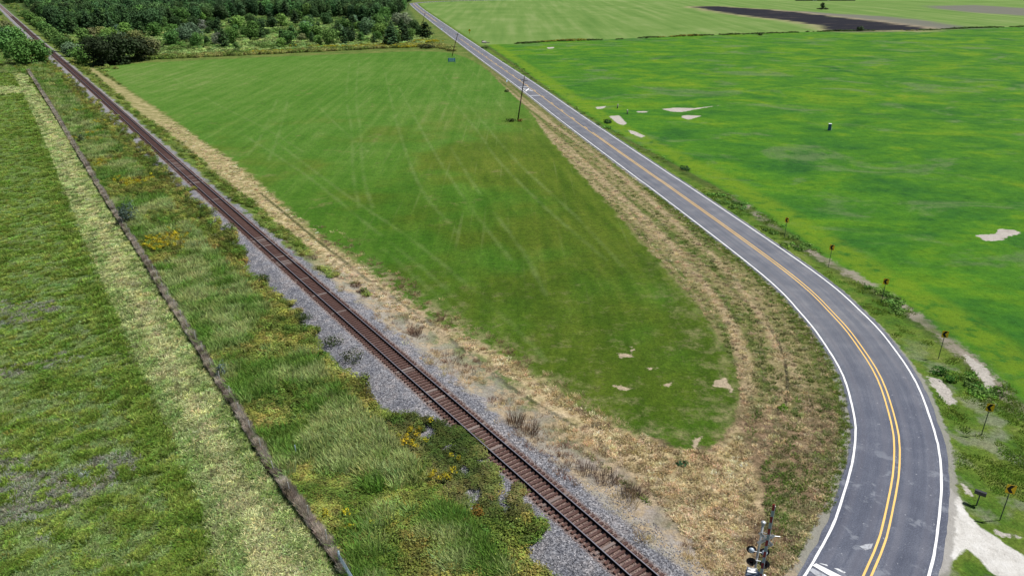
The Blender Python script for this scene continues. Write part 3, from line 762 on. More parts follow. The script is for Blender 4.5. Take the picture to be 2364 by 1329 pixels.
# 'T' rail profile: foot, web, head, enlarged to widen the painted dark shade
prof = [(-.085, .722), (-.085, .745), (-.014, .765), (-.012, .865), (-.042, .878), (-.042, .925), (-.030, .935), (.030, .935), (.042, .925), (.042, .878), (.012, .865), (.014, .765), (.085, .745), (.085, .722)]
for off in (-.7525, .7525):
    r_ = sweep('rail', off, prof, M_rail, 10, M_head, (5, 6, 7))
ties = []
tie_me = MB().box((0, 0, 0), (2.60, .235, .18), None, .02)
tie0 = mesh_obj('sleeper', tie_me.v, tie_me.f, M_tie, track)
tie_meshes = [tie0.data]
for k in range(3):
    mm = MB().box((0, 0, 0), (2.60+random.uniform(-.08, .08), .235+random.uniform(-.03, .02), .18), None, .03)
    me = bpy.data.meshes.new('sleeper'); me.from_pydata(mm.v, [], mm.f); me.materials.append(M_tie); tie_meshes.append(me)
plates = MB(); far_ties = MB(); n_t = 0
for i in range(len(RC)):
    P = RC[i]; depth = P[1]*math.cos(TILT)+(H-.8)*math.sin(TILT)
    px_x = CX+F*P[0]/depth if depth > 5 else 9e9
    if P[1] < 34.3 and P[1] > 15 or 34.3 <= P[1] <= 1400: pass
    else: continue
    ang = math.atan2(Nr[i][1], Nr[i][0])+random.gauss(0, .018)
    z = .648+random.uniform(-.012, .012); q = P+Nr[i]*random.gauss(0, .03)-base
    if n_t < 300 and P[1] >= 32.5:
        o = tie0 if n_t == 0 else tie0.copy()
        if n_t: COL.objects.link(o); o.parent = track
        o.data = random.choice(tie_meshes)
        o.location = (q[0], q[1], z); o.rotation_euler = (random.gauss(0, .01), 0, ang)
        n_t += 1
    elif P[1] < 620:
        far_ties.box((q[0], q[1], z), (2.6, .235, .18), Matrix.Rotation(ang, 3, 'Z'))
    if P[1] < 150:
        for off in (-.7525, .7525):
            c = P+Nr[i]*off-base
            plates.box((c[0], c[1], .742), (.34, .19, .02), Matrix.Rotation(ang, 3, 'Z'))
tag(far_ties.build('distant_sleepers', M_tie, track), kind='stuff')
tag(plates.build('tie_plates', M_plate, track), kind='stuff')

# ================================================================ SCATTERED STUFF (geometry nodes)
def leaf_mat(name, base=None, src='INST', trans=.25, rough=.75, varsize=.4, var=.3):
    m = bpy.data.materials.new(name); m.use_nodes = True
    t = NT(m); b = t.n['Principled BSDF']; out = t.n['Material Output']
    if src == 'INST': c = t.attr('tint', 'INSTANCER', 'Color')
    elif src == 'OBJ': c = t.n.new('ShaderNodeObjectInfo').outputs['Color']
    else:
        c = t.n.new('ShaderNodeRGB').outputs[0]; c.default_value = (*base, 1)
    n = t.noise(t.objc(), varsize, 3, .6)
    g = t.ramp(n, [(.3, (1-var,)*3), (.7, (1+var,)*3)])
    c = t.mix(c, g, 1, 'MULTIPLY')
    t.put(b.inputs['Base Color'], c); b.inputs['Roughness'].default_value = rough
    b.inputs['Specular IOR Level'].default_value = .15
    tr = t.n.new('ShaderNodeBsdfTranslucent'); t.put(tr.inputs[0], c)
    mx = t.n.new('ShaderNodeMixShader'); mx.inputs[0].default_value = trans
    t.l.new(b.outputs[0], mx.inputs[1]); t.l.new(tr.outputs[0], mx.inputs[2]); t.l.new(mx.outputs[0], out.inputs[0])
    return m
M_grass = leaf_mat('grass_blades')
M_leafI = leaf_mat('brush_leaves', trans=.2)
def tuft(name, nb, h, spread, w, lean=.5, seed=0, wind=(0., 0.), mat=None, stem=0):
    r = random.Random(seed); V = []; Fc = []
    for i in range(nb):
        a = r.uniform(0, 2*math.pi); rr = spread*math.sqrt(r.random())
        x, y = rr*math.cos(a), rr*math.sin(a)
        hh = h*r.uniform(.55, 1.1); L = lean*r.uniform(.3, 1.2)*hh
        da = a+r.gauss(0, .7)
        dx, dy = math.cos(da)*L+wind[0]*hh, math.sin(da)*L+wind[1]*hh
        fa = r.uniform(0, math.pi); wx, wy = math.cos(fa)*w/2, math.sin(fa)*w/2
        k = len(V)
        V += [(x-wx, y-wy, 0), (x+wx, y+wy, 0), (x+dx*.4+wx*.8, y+dy*.4+wy*.8, hh*.6), (x+dx*.4-wx*.8, y+dy*.4-wy*.8, hh*.6), (x+dx, y+dy, hh*.95)]
        Fc += [(k, k+1, k+2, k+3), (k+3, k+2, k+4)]
    me = bpy.data.meshes.new(name); me.from_pydata(V, [], Fc); me.materials.append(mat or M_grass)
    return bpy.data.objects.new(name, me)
def leafy(name, n, rx, rz, ls, seed=0, mat=None, zc=.5, hollow=.35):
    r = random.Random(seed); V = []; Fc = []
    for i in range(n):
        while True:
            p = Vector((r.gauss(0, 1), r.gauss(0, 1), r.gauss(0, 1)))
            if p.length > .1: break
        p.normalize(); rr = r.uniform(hollow, 1)**.5
        lump = 1+.22*math.sin(3*p.x+seed)+.18*math.sin(4*p.y-seed)+.1*math.sin(7*p.z+p.x*5)
        c = Vector((p.x*rx*rr*lump, p.y*rx*rr*lump, rz*zc+p.z*rz*zc*rr*lump))
        if c.z < 0: c.z = abs(c.z)*.3
        nn = (p+Vector((r.gauss(0, .5), r.gauss(0, .5), r.gauss(0, .5)+.35))).normalized()
        R = nn.to_track_quat('Z', 'Y').to_matrix() @ Matrix.Rotation(r.uniform(0, 6.28), 3, 'Z')
        s = ls*r.uniform(.6, 1.3); k = len(V)
        for a, b_ in ((-.5, -.35), (.45, -.5), (.55, .4), (-.35, .55)): V.append(tuple(c+R @ Vector((a*s, b_*s, 0))))
        Fc.append((k, k+1, k+2, k+3))
    me = bpy.data.meshes.new(name); me.from_pydata(V, [], Fc); me.materials.append(mat or M_leafI)
    return bpy.data.objects.new(name, me)
def scatter(name, protos, X, Y, S, tint, label, cat, zoff=0., tilt=.0, aniso=None, Z=None, kind='stuff'):
    n = len(X)
    if n == 0: return
    if Z is None: Z = height(X, Y)
    coll = bpy.data.collections.new(name+'_sources')
    for p in protos: coll.objects.link(p)
    me = bpy.data.meshes.new(name); me.vertices.add(n)
    me.vertices.foreach_set('co', np.c_[X, Y, Z+zoff].astype(np.float32).ravel())
    def at_(nm, ty, v):
        a = me.attributes.new(nm, ty, 'POINT')
        a.data.foreach_set('vector' if ty == 'FLOAT_VECTOR' else 'value', np.asarray(v).ravel())
    S = np.asarray(S, np.float32)
    if S.ndim == 1: S = np.repeat(S[:, None], 3, 1)
    at_('scl', 'FLOAT_VECTOR', S)
    rot = np.c_[rng.normal(0, tilt+1e-6, n), rng.normal(0, tilt+1e-6, n), rng.random(n)*6.283 if aniso is None else rng.normal(aniso[0], aniso[1], n)]
    at_('rot', 'FLOAT_VECTOR', rot.astype(np.float32))
    at_('tint', 'FLOAT_VECTOR', np.asarray(tint, np.float32))
    at_('pick', 'INT', rng.integers(0, len(protos), n).astype(np.int32))
    o = bpy.data.objects.new(name, me); COL.objects.link(o)
    g = bpy.data.node_groups.new(name, 'GeometryNodeTree')
    g.interface.new_socket('Geometry', in_out='INPUT', socket_type='NodeSocketGeometry')
    g.interface.new_socket('Geometry', in_out='OUTPUT', socket_type='NodeSocketGeometry')
    N = g.nodes; L = g.links
    gi = N.new('NodeGroupInput'); go = N.new('NodeGroupOutput')
    ip = N.new('GeometryNodeInstanceOnPoints'); ci = N.new('GeometryNodeCollectionInfo')
    ci.inputs[0].default_value = coll; ci.inputs['Separate Children'].default_value = True; ci.inputs['Reset Children'].default_value = True
    def na(nm, ty):
        a = N.new('GeometryNodeInputNamedAttribute'); a.data_type = ty; a.inputs[0].default_value = nm; return a.outputs[0]
    L.new(gi.outputs[0], ip.inputs['Points']); L.new(ci.outputs[0], ip.inputs['Instance'])
    ip.inputs['Pick Instance'].default_value = True
    L.new(na('pick', 'INT'), ip.inputs['Instance Index'])
    er = N.new('FunctionNodeEulerToRotation'); L.new(na('rot', 'FLOAT_VECTOR'), er.inputs[0]); L.new(er.outputs[0], ip.inputs['Rotation'])
    L.new(na('scl', 'FLOAT_VECTOR'), ip.inputs['Scale'])
    L.new(ip.outputs[0], go.inputs[0])
    md = o.modifiers.new('scatter', 'NODES'); md.node_group = g
    tag(o, label, cat, kind=kind)
    return o
def cand(n, y0, y1, pw=2.0, tx=.73):
    """random ground points, thinner with distance (density falls as 1/Y^pw)"""
    uu = rng.random(n)
    if abs(pw-2) < 1e-6: Y = y0*(y1/y0)**uu
    else:
        k = 2-pw; Y = (y0**k+uu*(y1**k-y0**k))**(1/k)
    X = (rng.random(n)*2-1)*(tx*(Y*.913+15.4)+3)
    return X, Y
def jitter(c, n, v=.25, h=.08):
    c = np.asarray(c, float)
    if c.ndim == 1: c = np.repeat(c[None], n, 0)
    k = 1+rng.normal(0, v, n).clip(-.6, .8)
    return np.clip(c*k[:, None]*(1+rng.normal(0, h, (n, 3))), .004, .9)
def fenced(X, Y): return pdist(X, Y, FENCE, True)[0]
def mixc(a, b, f): return np.asarray(a)[None]*(1-f[:, None])+np.asarray(b)[None]*f[:, None]

# --- pasture tussocks
T_short = [tuft('grass_tuft', 34, .22, .26, .04, .9, s) for s in range(4)]
T_hay = [tuft('cut_grass_clump', 30, .20, .27, .045, 1.3, 20+s) for s in range(3)]
T_tall = [tuft('tall_grass_clump', 46, .95, .42, .055, .45, 40+s, (-.18, .12)) for s in range(5)]
T_weed = [leafy('weed_clump', 150, .55, .9, .10, 60+s) for s in range(4)]
T_dry = [tuft('dry_stalk_clump', 40, .8, .45, .03, .35, 80+s) for s in range(3)]
X, Y = cand(210000, 33, 330, 2.1)
uu = ufun(X, Y)[0]*USG
m = uu < -11; X, Y, uu = X[m], Y[m], uu[m]
mo = np.maximum(sdf(X, Y, P_mown), sdf(X, Y, P_mown2)); fe = fenced(X, Y)
rot_ = (X*math.cos(.35)+Y*math.sin(.35), -X*math.sin(.35)+Y*math.cos(.35))
nz = vnoise(rot_[0], rot_[1]*1.9, 2.6, 3, 2); big = vnoise(X, Y, 16, 3, 7); gy = vnoise(X, Y, 9, 3, 9)
edgeband = np.exp(-((mo+1.3)/1.2)**2)
m = (mo < -.15) & (fe > .8) & (nz*.42+.58*vnoise(X, Y, .95, 2, 8)+.10*(big-.5)+.10*edgeband-.10*(gy > .53)*(Y < 95)+.03*sstep(-uu, 24, 34)+.05*sstep(Y, 62, 85) > .50+.05*rng.random(len(X)))
Xp, Yp, gp, ep = X[m], Y[m], nz[m], edgeband[m]
tc = mixc((.27, .36, .075), (.13, .225, .03), np.clip((gp-.45)*4+.6*ep, 0, 1)*.7+.3*rng.random(len(Xp)))
scatter('pasture_grass', T_short, Xp, Yp, (.6+.65*rng.random(len(Xp)))*(1+.0035*Yp)*(1+.35*ep), jitter(tc, len(Xp), .28, .1), 'tussocky green pasture grass left of the mown strip', 'grass')
m = (mo < -.1) & (fe > .8) & ~m & (rng.random(len(X)) < .38)
scatter('short_pasture_turf', T_hay, X[m], Y[m], (.6+.5*rng.random(m.sum()))*(1+.003*Y[m]), jitter(mixc((.24, .33, .12), (.27, .285, .22), ((gy[m] > .53) & (Y[m] < 80))*1.), m.sum(), .25, .08), 'short thin turf showing between the pasture tussocks', 'grass')
m = (mo > .0) & (rng.random(len(X)) < .75)
fdm = .45*vnoise(X[m], Y[m], 1.3, 3, 12)+.3*rng.random(m.sum())+.25*np.exp(-((mo[m]-2.9)/1.0)**2)+.08
scatter('mown_hay', T_hay, X[m], Y[m], (.7+.7*rng.random(m.sum()))*(1+.003*Y[m]), jitter(mixc((.20, .31, .085), (.49, .50, .26), np.clip((fdm-.34)*3, 0, 1)), m.sum(), .42, .08), 'cut pale grass lying on the mown strip beside the fence', 'hay')
# --- tall grass and weeds between fence and railway
X, Y = cand(230000, 33, 420, 2.1)
uu = ufun(X, Y)[0]*USG; fe = fenced(X, Y)
far_l = (Y > 285)
nb = vnoise(X, Y, 2.4, 3, 21); nb2 = vnoise(X, Y, 6, 3, 22)
lim = -5.1+.7*sstep(Y, 66, 80)+2.0*sstep(Y, 88, 108)+3.4*(nb-.5)+2.4*(nb2-.5)
_, rsv = ufun(X, Y)
# weeds climb over the ballast to the rail at one place
climb = np.exp(-((Y-48.0)/6.3)**6)
lim = (lim+1.6*np.exp(-((Y-40.5)/2.2)**2))*(1-climb)+climb*(-1.0+1.4*(nb-.5))
m = (uu < lim) & (uu > -26) & ((fe < -.35) | far_l)
X, Y, uu, fe, climb = X[m], Y[m], uu[m], fe[m], climb[m]
n8 = vnoise(X, Y, 7, 3, 31); n3 = vnoise(X, Y, 2.5, 3, 32); n20 = vnoise(X, Y, 5, 2, 33)
kg = (n8+.16*(rng.random(len(X))-.5) > .44) & (uu < -6.5)
cz = (climb > .3) & (uu > -6.2)
kg = kg & ~cz
sel = kg & (rng.random(len(X)) < .75)
tc = mixc((.33, .40, .15), (.13, .25, .04), np.clip((n3-.38)*4, 0, 1))
tc = tc*(1-.0)+0
scatter('tall_grass', T_tall, X[sel], Y[sel], np.c_[.8+.5*rng.random(sel.sum()), .8+.5*rng.random(sel.sum()), .55+.55*rng.random(sel.sum())]*(1+.0012*Y[sel])[:, None], jitter(tc[sel], sel.sum(), .25, .08), 'tall wind-laid green grass between the fence and the railway', 'grass', aniso=(0., .6))
sel = ~kg & (rng.random(len(X)) < np.where(cz, .6*(vnoise(X, Y, 1.1, 3, 35) > .45), .62))
cc_ = mixc((.29, .31, .075), (.11, .17, .028), np.clip((n3-.35)*3.5, 0, 1))
br = ((n20 > .66) & (climb < .3))
cc_[br] = cc_[br]*.7+np.array((.07, .05, .015))
cc_[cz] = cc_[cz]*np.array((.62, .62, .8))
scatter('weeds', T_weed, X[sel], Y[sel], np.c_[.55+.5*rng.random(sel.sum()), .55+.5*rng.random(sel.sum()), (.35+.5*rng.random(sel.sum()))*(1-.55*climb[sel])]*(1+.0015*Y[sel])[:, None], jitter(cc_[sel], sel.sum(), .3, .1), 'mixed green and brown weeds beside the railway ballast', 'weeds')
# --- goldenrod
gp = W([(385,570),(410,545),(350,560),(300,430),(320,425),(280,420),(240,380),(945,1020),(960,1000),(930,1035),(210,310),(225,285),(1030,1090),(1010,1110),(800,1225),(185,325),(395,550),(370,572),(180,258),(420,560)])
gx = []; gy_ = []
for c in gp:
    k = 13 if c[1] > 60 else 4
    gx += list(rng.normal(c[0], .9, k)); gy_ += list(rng.normal(c[1], 1.4 if c[1] > 80 else .5, k))
gx = np.array(gx); gy_ = np.array(gy_)
T_gold = [leafy('goldenrod_heads', 46, .38, .5, .11, 90+s) for s in range(3)]
scatter('goldenrod', T_gold, gx, gy_, .6+.5*rng.random(len(gx)), jitter((.38, .33, .02), len(gx), .25, .05), 'yellow goldenrod in flower among the tall grass', 'wildflowers', zoff=.45)
# --- dead grass heaped along the fence
fr_, fs_ = resample(FENCE[::-1] if FENCE[0][1] > FENCE[-1][1] else FENCE, .11)
m = fr_[:, 1] < 300; fr_ = fr_[m]
fx = np.repeat(fr_[:, 0], 3)+rng.normal(0, .075, 3*len(fr_)); fy = np.repeat(fr_[:, 1], 3)+rng.normal(0, .14, 3*len(fr_))
T_dead = [tuft('dead_grass_wad', 60, .92, .17, .03, .32, 120+s) for s in range(4)]
hz = .35+1.1*vnoise(fx, fy, 1.3, 3, 44)
scatter('dead_fence_grass', T_dead, fx, fy, np.c_[.55+.4*hz, .55+.4*hz, hz*.85]*(1+.001*fy)[:, None], jitter(mixc((.68, .61, .52), (.20, .165, .13), np.clip((vnoise(fx, fy, .7, 3, 45)-.25)*2, 0, 1)), len(fx), .3, .06), 'dead grey-brown grass heaped against the wire fence', 'dead grass')
# --- straw strip clumps, furrow ridges, verge
X, Y = cand(160000, 33, 190, 2.2)
uu = ufun(X, Y)[0]*USG; rr = rfun(X, Y)[0]*RSG
sd = sdf(X, Y, P_straw); fd = sdf(X, Y, P_field)
fur = pdist(X, Y, FURROW)[0]
nz = vnoise(X, Y, 1.5, 3, 51)
trs = np.full(X.shape, 99.)
for p_ in TRACKS: trs = np.minimum(trs, pdist(X, Y, catmull(p_, 4))[0])
m = (sd+1.6*(nz-.5) > 0) & (rr < -4.6) & (fur > .3) & (trs+.9*(vnoise(X, Y, 3, 3, 58)-.5) > .12) & (rng.random(len(X)) < .50) & (fd < 1)
scatter('straw', T_hay, X[m], Y[m], (.55+.6*rng.random(m.sum())), jitter(mixc((.38, .30, .155), (.74, .61, .40), np.clip((nz[m]*.6+.4*rng.random(m.sum())-.3)*3, 0, 1)), m.sum(), .38, .06), 'dry straw-coloured cut grass along the railway side of the field', 'straw')
T_lawn = [tuft('turf_clump', 30, .10, .28, .035, .8, 140+s) for s in range(3)]
nf_ = vnoise(X, Y, 11, 3, 53)
nv = vnoise(rr*1.2, rfun(X, Y)[1]*.05, 1.5, 3, 54)
trk = np.full(X.shape, 99.)
for p_ in TRACKS: trk = np.minimum(trk, pdist(X, Y, catmull(p_, 4))[0])
m = (rr < -4.2) & (rr > -24) & (fd < -.4) & (sd < -.8) & (uu > 6) & (rng.random(len(X)) < .42)
scatter('verge_turf', T_hay, X[m], Y[m], (.5+.5*rng.random(m.sum()))*(1+.002*Y[m]), jitter(mixc((.12, .20, .035), (.56, .46, .29), np.clip((nv[m]*.45+.2*vnoise(X[m], Y[m], 3.5, 3, 57)+.35*rng.random(m.sum())-.34)*4+.9*np.exp(-(trk[m]/.6)**2), 0, 1)), m.sum(), .38, .06), 'green and dun tufts on the verge inside the road bend', 'grass')
# --- east verge and drain weeds
X, Y = cand(150000, 36, 330, 2.1)
rr = rfun(X, Y)[0]*RSG; dd = pdist(X, Y, DRAIN, True)[0]*DSG; dv = sdf(X, Y, P_drive)
nb = vnoise(X, Y, 3.4, 3, 61); nc = vnoise(X, Y, 1.3, 3, 62)
barem = np.full(X.shape, -9.)
for p_ in P_bare: barem = np.maximum(barem, sdf(X, Y, p_))
m = (rr > 4.5) & (dd < 1.6) & (dd > -14) & (dv < -.3) & (barem < -.2) & (nb > .47) & (rng.random(len(X)) < .42)
kw = nb > .63
T_low = [leafy('low_weed', 70, .42, .30, .10, 160+s) for s in range(3)]
mm_ = m & kw & (Y > 58)
scatter('drain_weeds', T_low, X[mm_], Y[mm_], (.6+.8*rng.random(mm_.sum()))*(1+.002*Y[mm_]), jitter(mixc((.10, .24, .06), (.22, .36, .06), nc[mm_]), mm_.sum(), .3, .08), 'leafy green weeds between the road and the shallow drain', 'weeds')
mm_ = m & ~(kw & (Y > 58))
scatter('east_verge_grass', T_lawn, X[mm_], Y[mm_], (.9+.8*rng.random(mm_.sum()))*(1+.003*Y[mm_]), jitter(mixc((.10, .23, .02), (.24, .32, .06), nc[mm_]), mm_.sum(), .28, .08), 'short green grass on the east verge of the road', 'grass')
# --- fringe grass at the asphalt edge inside the bend
k = (RP[:, 1] < 130) & (RP[:, 1] > 40)
Pq = RP[k]; Hq = HW[k]; Tq = np.gradient(Pq, axis=0); Tq /= np.hypot(Tq[:, 0], Tq[:, 1])[:, None]; Nq = np.c_[Tq[:, 1], -Tq[:, 0]]*RNG_SIGN
rep = 11; o_ = -(np.repeat(Hq, rep)+.55+np.abs(rng.normal(0, .35, rep*len(Pq))))
fx = np.repeat(Pq[:, 0], rep)+np.repeat(Nq[:, 0], rep)*o_+rng.normal(0, .3, rep*len(Pq)); fy = np.repeat(Pq[:, 1], rep)+np.repeat(Nq[:, 1], rep)*o_+rng.normal(0, .3, rep*len(Pq))
ok = np.abs(rfun(fx, fy)[0]) > np.repeat(Hq, rep)+.42
scatter('edge_fringe_grass', T_short, fx[ok], fy[ok], .45+.4*rng.random(ok.sum()), jitter((.20, .28, .05), ok.sum(), .25, .08), 'yellow-green grass fringe along the inner asphalt edge', 'grass')
# --- gravel stones on the near ballast
def stone(seed):
    r = random.Random(seed); V = []; 
    for p in ((1,0,0),(-1,0,0),(0,1,0),(0,-1,0),(0,0,1),(0,0,-.6),(.7,.7,.2),(-.7,.6,.3)):
        V.append(tuple(q*r.uniform(.6, 1.1)*.05 for q in p))
    import bmesh
    bm = bmesh.new()
    for v in V: bm.verts.new(v)
    bmesh.ops.convex_hull(bm, input=bm.verts)
    me = bpy.data.meshes.new('ballast_stone'); bm.to_mesh(me); bm.free(); me.materials.append(M_stone)
    return bpy.data.objects.new('ballast_stone', me)
M_stone = leaf_mat('ballast_rock', trans=0., rough=.9, varsize=.06, var=.2)
X, Y = cand(130000, 33, 130, 2.3)
uu = ufun(X, Y)[0]*USG
nb = vnoise(X, Y, 2.5, 3, 71)
m = (uu > -5.3+2.0*(nb-.5)) & (uu < 2.9+1.8*(Y < 46)-.8*(Y > 90)+3.2*(nb-.5))
X, Y, uu = X[m], Y[m], uu[m]
S_ = .55+.75*rng.random(len(X)); g_ = rng.random(len(X))
tc = mixc((.10, .105, .125), (.48, .48, .52), g_**1.8)
gv = vnoise(X, Y, 1.5, 3, 77); tc = tc*(.55+.9*gv)[:, None]*np.array([1.03, 1., .97])
rst = np.abs(uu) < 1.5
tc[rst] = tc[rst]*np.array([.72, .50, .42])
scatter('ballast_stones', [stone(s) for s in range(5)], X, Y, S_*(1+.004*Y), tc, 'grey crushed stone ballast around the railway track', 'gravel', tilt=1.2, zoff=.015)
# ================================================================ TREES
M_crown = leaf_mat('tree_leaves', src='OBJ', trans=.15, varsize=1.6, var=.35)
M_bark = plain('bark', (.10, .075, .055), .9, .1, 0, .3, .4)
def crown_mesh(name, pts, ls, seed, flat=.3):
    r = random.Random(seed); V = []; Fc = []
    for c, out in pts:
        nn = (out+Vector((r.gauss(0, .6), r.gauss(0, .6), r.gauss(0, .6)+flat))).normalized()
        R = nn.to_track_quat('Z', 'Y').to_matrix() @ Matrix.Rotation(r.uniform(0, 6.28), 3, 'Z')
        s = ls*r.uniform(.55, 1.35); k = len(V)
        for a, b_ in ((-.5, -.3), (.45, -.5), (.55, .4), (-.3, .5)): V.append(tuple(c+R @ Vector((a*s, b_*s, 0))))
        Fc.append((k, k+1, k+2, k+3))
    me = bpy.data.meshes.new(name); me.from_pydata(V, [], Fc); me.materials.append(M_crown)
    return me
def trunk_mesh(h, limbs, r0):
    b = MB(); b.tube((0, 0, -.2), (0, 0, h*.45), r0, r0*.7, 7).tube((0, 0, h*.45), (.1, .05, h*.88), r0*.7, r0*.15, 6)
    for z, d, l in limbs: b.tube((0, 0, z), (d.x*l, d.y*l, z+l*.55), r0*.35, r0*.08, 5)
    me = bpy.data.meshes.new('trunk'); me.from_pydata(b.v, [], b.f); me.materials.append(M_bark)
    return me
def pine_meshes(seed):          # unit: 10 m tall
    r = random.Random(seed); h = 10; pts = []; limbs = []
    for i in range(30):
        t = (i+.5)/30; z = h*(.10+.88*t); a = i*2.4+r.gauss(0, .3)
        L = 2.9*(1-t)**.75*r.uniform(.65, 1.15)*min(1, .5+t*4)+.3
        d = Vector((math.cos(a), math.sin(a), 0)); limbs.append((z, d, L))
        for k in range(int(12+42*(1-t))):
            q = r.random()**.6; c = d*L*q+Vector((0, 0, z+L*q*.35))+Vector((r.gauss(0, .35), r.gauss(0, .35), r.gauss(0, .28)))
            pts.append((c, (d*.7+Vector((0, 0, .6))).normalized()))
    return crown_mesh('crown', pts, .50, seed), trunk_mesh(h, limbs[::3], .16)
def broad_meshes(seed, wide=1.0, n=1700, lobes=11):
    r = random.Random(seed); h = 10; pts = []; limbs = []; L = []
    for i in range(lobes):
        a = i*2.4+r.gauss(0, .4); q = r.uniform(.3, 1)*2.6*wide if i else 0
        z = r.uniform(3.0, 7.4) if i else 7.6
        R_ = r.uniform(1.5, 2.5)*(1.0+.1*wide)
        L.append((Vector((math.cos(a)*q, math.sin(a)*q, z)), R_)); limbs.append((z*.45, Vector((math.cos(a), math.sin(a), 0)), q+.6))
    for i in range(n):
        c, R_ = L[i % lobes]
        p = Vector((r.gauss(0, 1), r.gauss(0, 1), r.gauss(0, 1))).normalized(); rr = R_*r.uniform(.45, 1.08)**.5
        w = c+Vector((p.x*rr, p.y*rr, p.z*rr*.85))
        if w.z < .7: w.z = .7+r.random()
        pts.append((w, p))
    for i in range(n//7):       # low skirt of leaves
        a = r.uniform(0, 6.28); q = r.uniform(.5, 2.4)*wide
        pts.append((Vector((math.cos(a)*q, math.sin(a)*q, r.uniform(.3, 3))), Vector((math.cos(a), math.sin(a), .3))))
    return crown_mesh('crown', pts, .46, seed), trunk_mesh(h, limbs, .2)
PINE = [pine_meshes(s) for s in (1, 2, 3, 4)]
BROAD = [broad_meshes(s) for s in (11, 12, 13, 14)]
WIDE = [broad_meshes(s, 1.4, 2300, 15) for s in (21, 22)]
KIND = {'pine': (PINE, 'pine_tree'), 'broad': (BROAD, 'broadleaf_tree'), 'wide': (WIDE, 'broadleaf_tree')}
PAL = {'dark': (.040, .085, .028), 'pine': (.052, .115, .036), 'green': (.088, .185, .042), 'vivid': (.14, .26, .055), 'blue': (.12, .20, .11), 'olive': (.19, .20, .075), 'grey': (.19, .22, .15), 'oak_shaded': (.022, .036, .012)}  # oak crowns: the group's shade painted in as near black
def plant_tree(X, Y, h, kind, colr, label, group=None, wf=1.0, cat='tree'):
    ms, nm = KIND[kind]; cr, tk = random.choice(ms)
    e = empty(nm, (X, Y, 0), random.uniform(0, 6.28)); s = h/10
    e.scale = (s*wf, s*wf, s)
    tag(e, label, cat, group)
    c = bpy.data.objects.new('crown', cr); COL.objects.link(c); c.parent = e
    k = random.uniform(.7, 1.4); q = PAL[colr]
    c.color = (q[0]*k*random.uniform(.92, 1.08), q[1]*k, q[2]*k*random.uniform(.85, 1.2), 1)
    t = bpy.data.objects.new('trunk', tk); COL.objects.link(t); t.parent = e
    return e
CN = {'dark': 'dark green', 'pine': 'deep green', 'green': 'mid green', 'vivid': 'bright green', 'blue': 'blue-green', 'olive': 'olive brown', 'grey': 'grey-green', 'oak_shaded': 'almost black'}  # bright green names a leaf tone
KN = {'pine': 'conical tree', 'broad': 'rounded tree', 'wide': 'broad tree'}
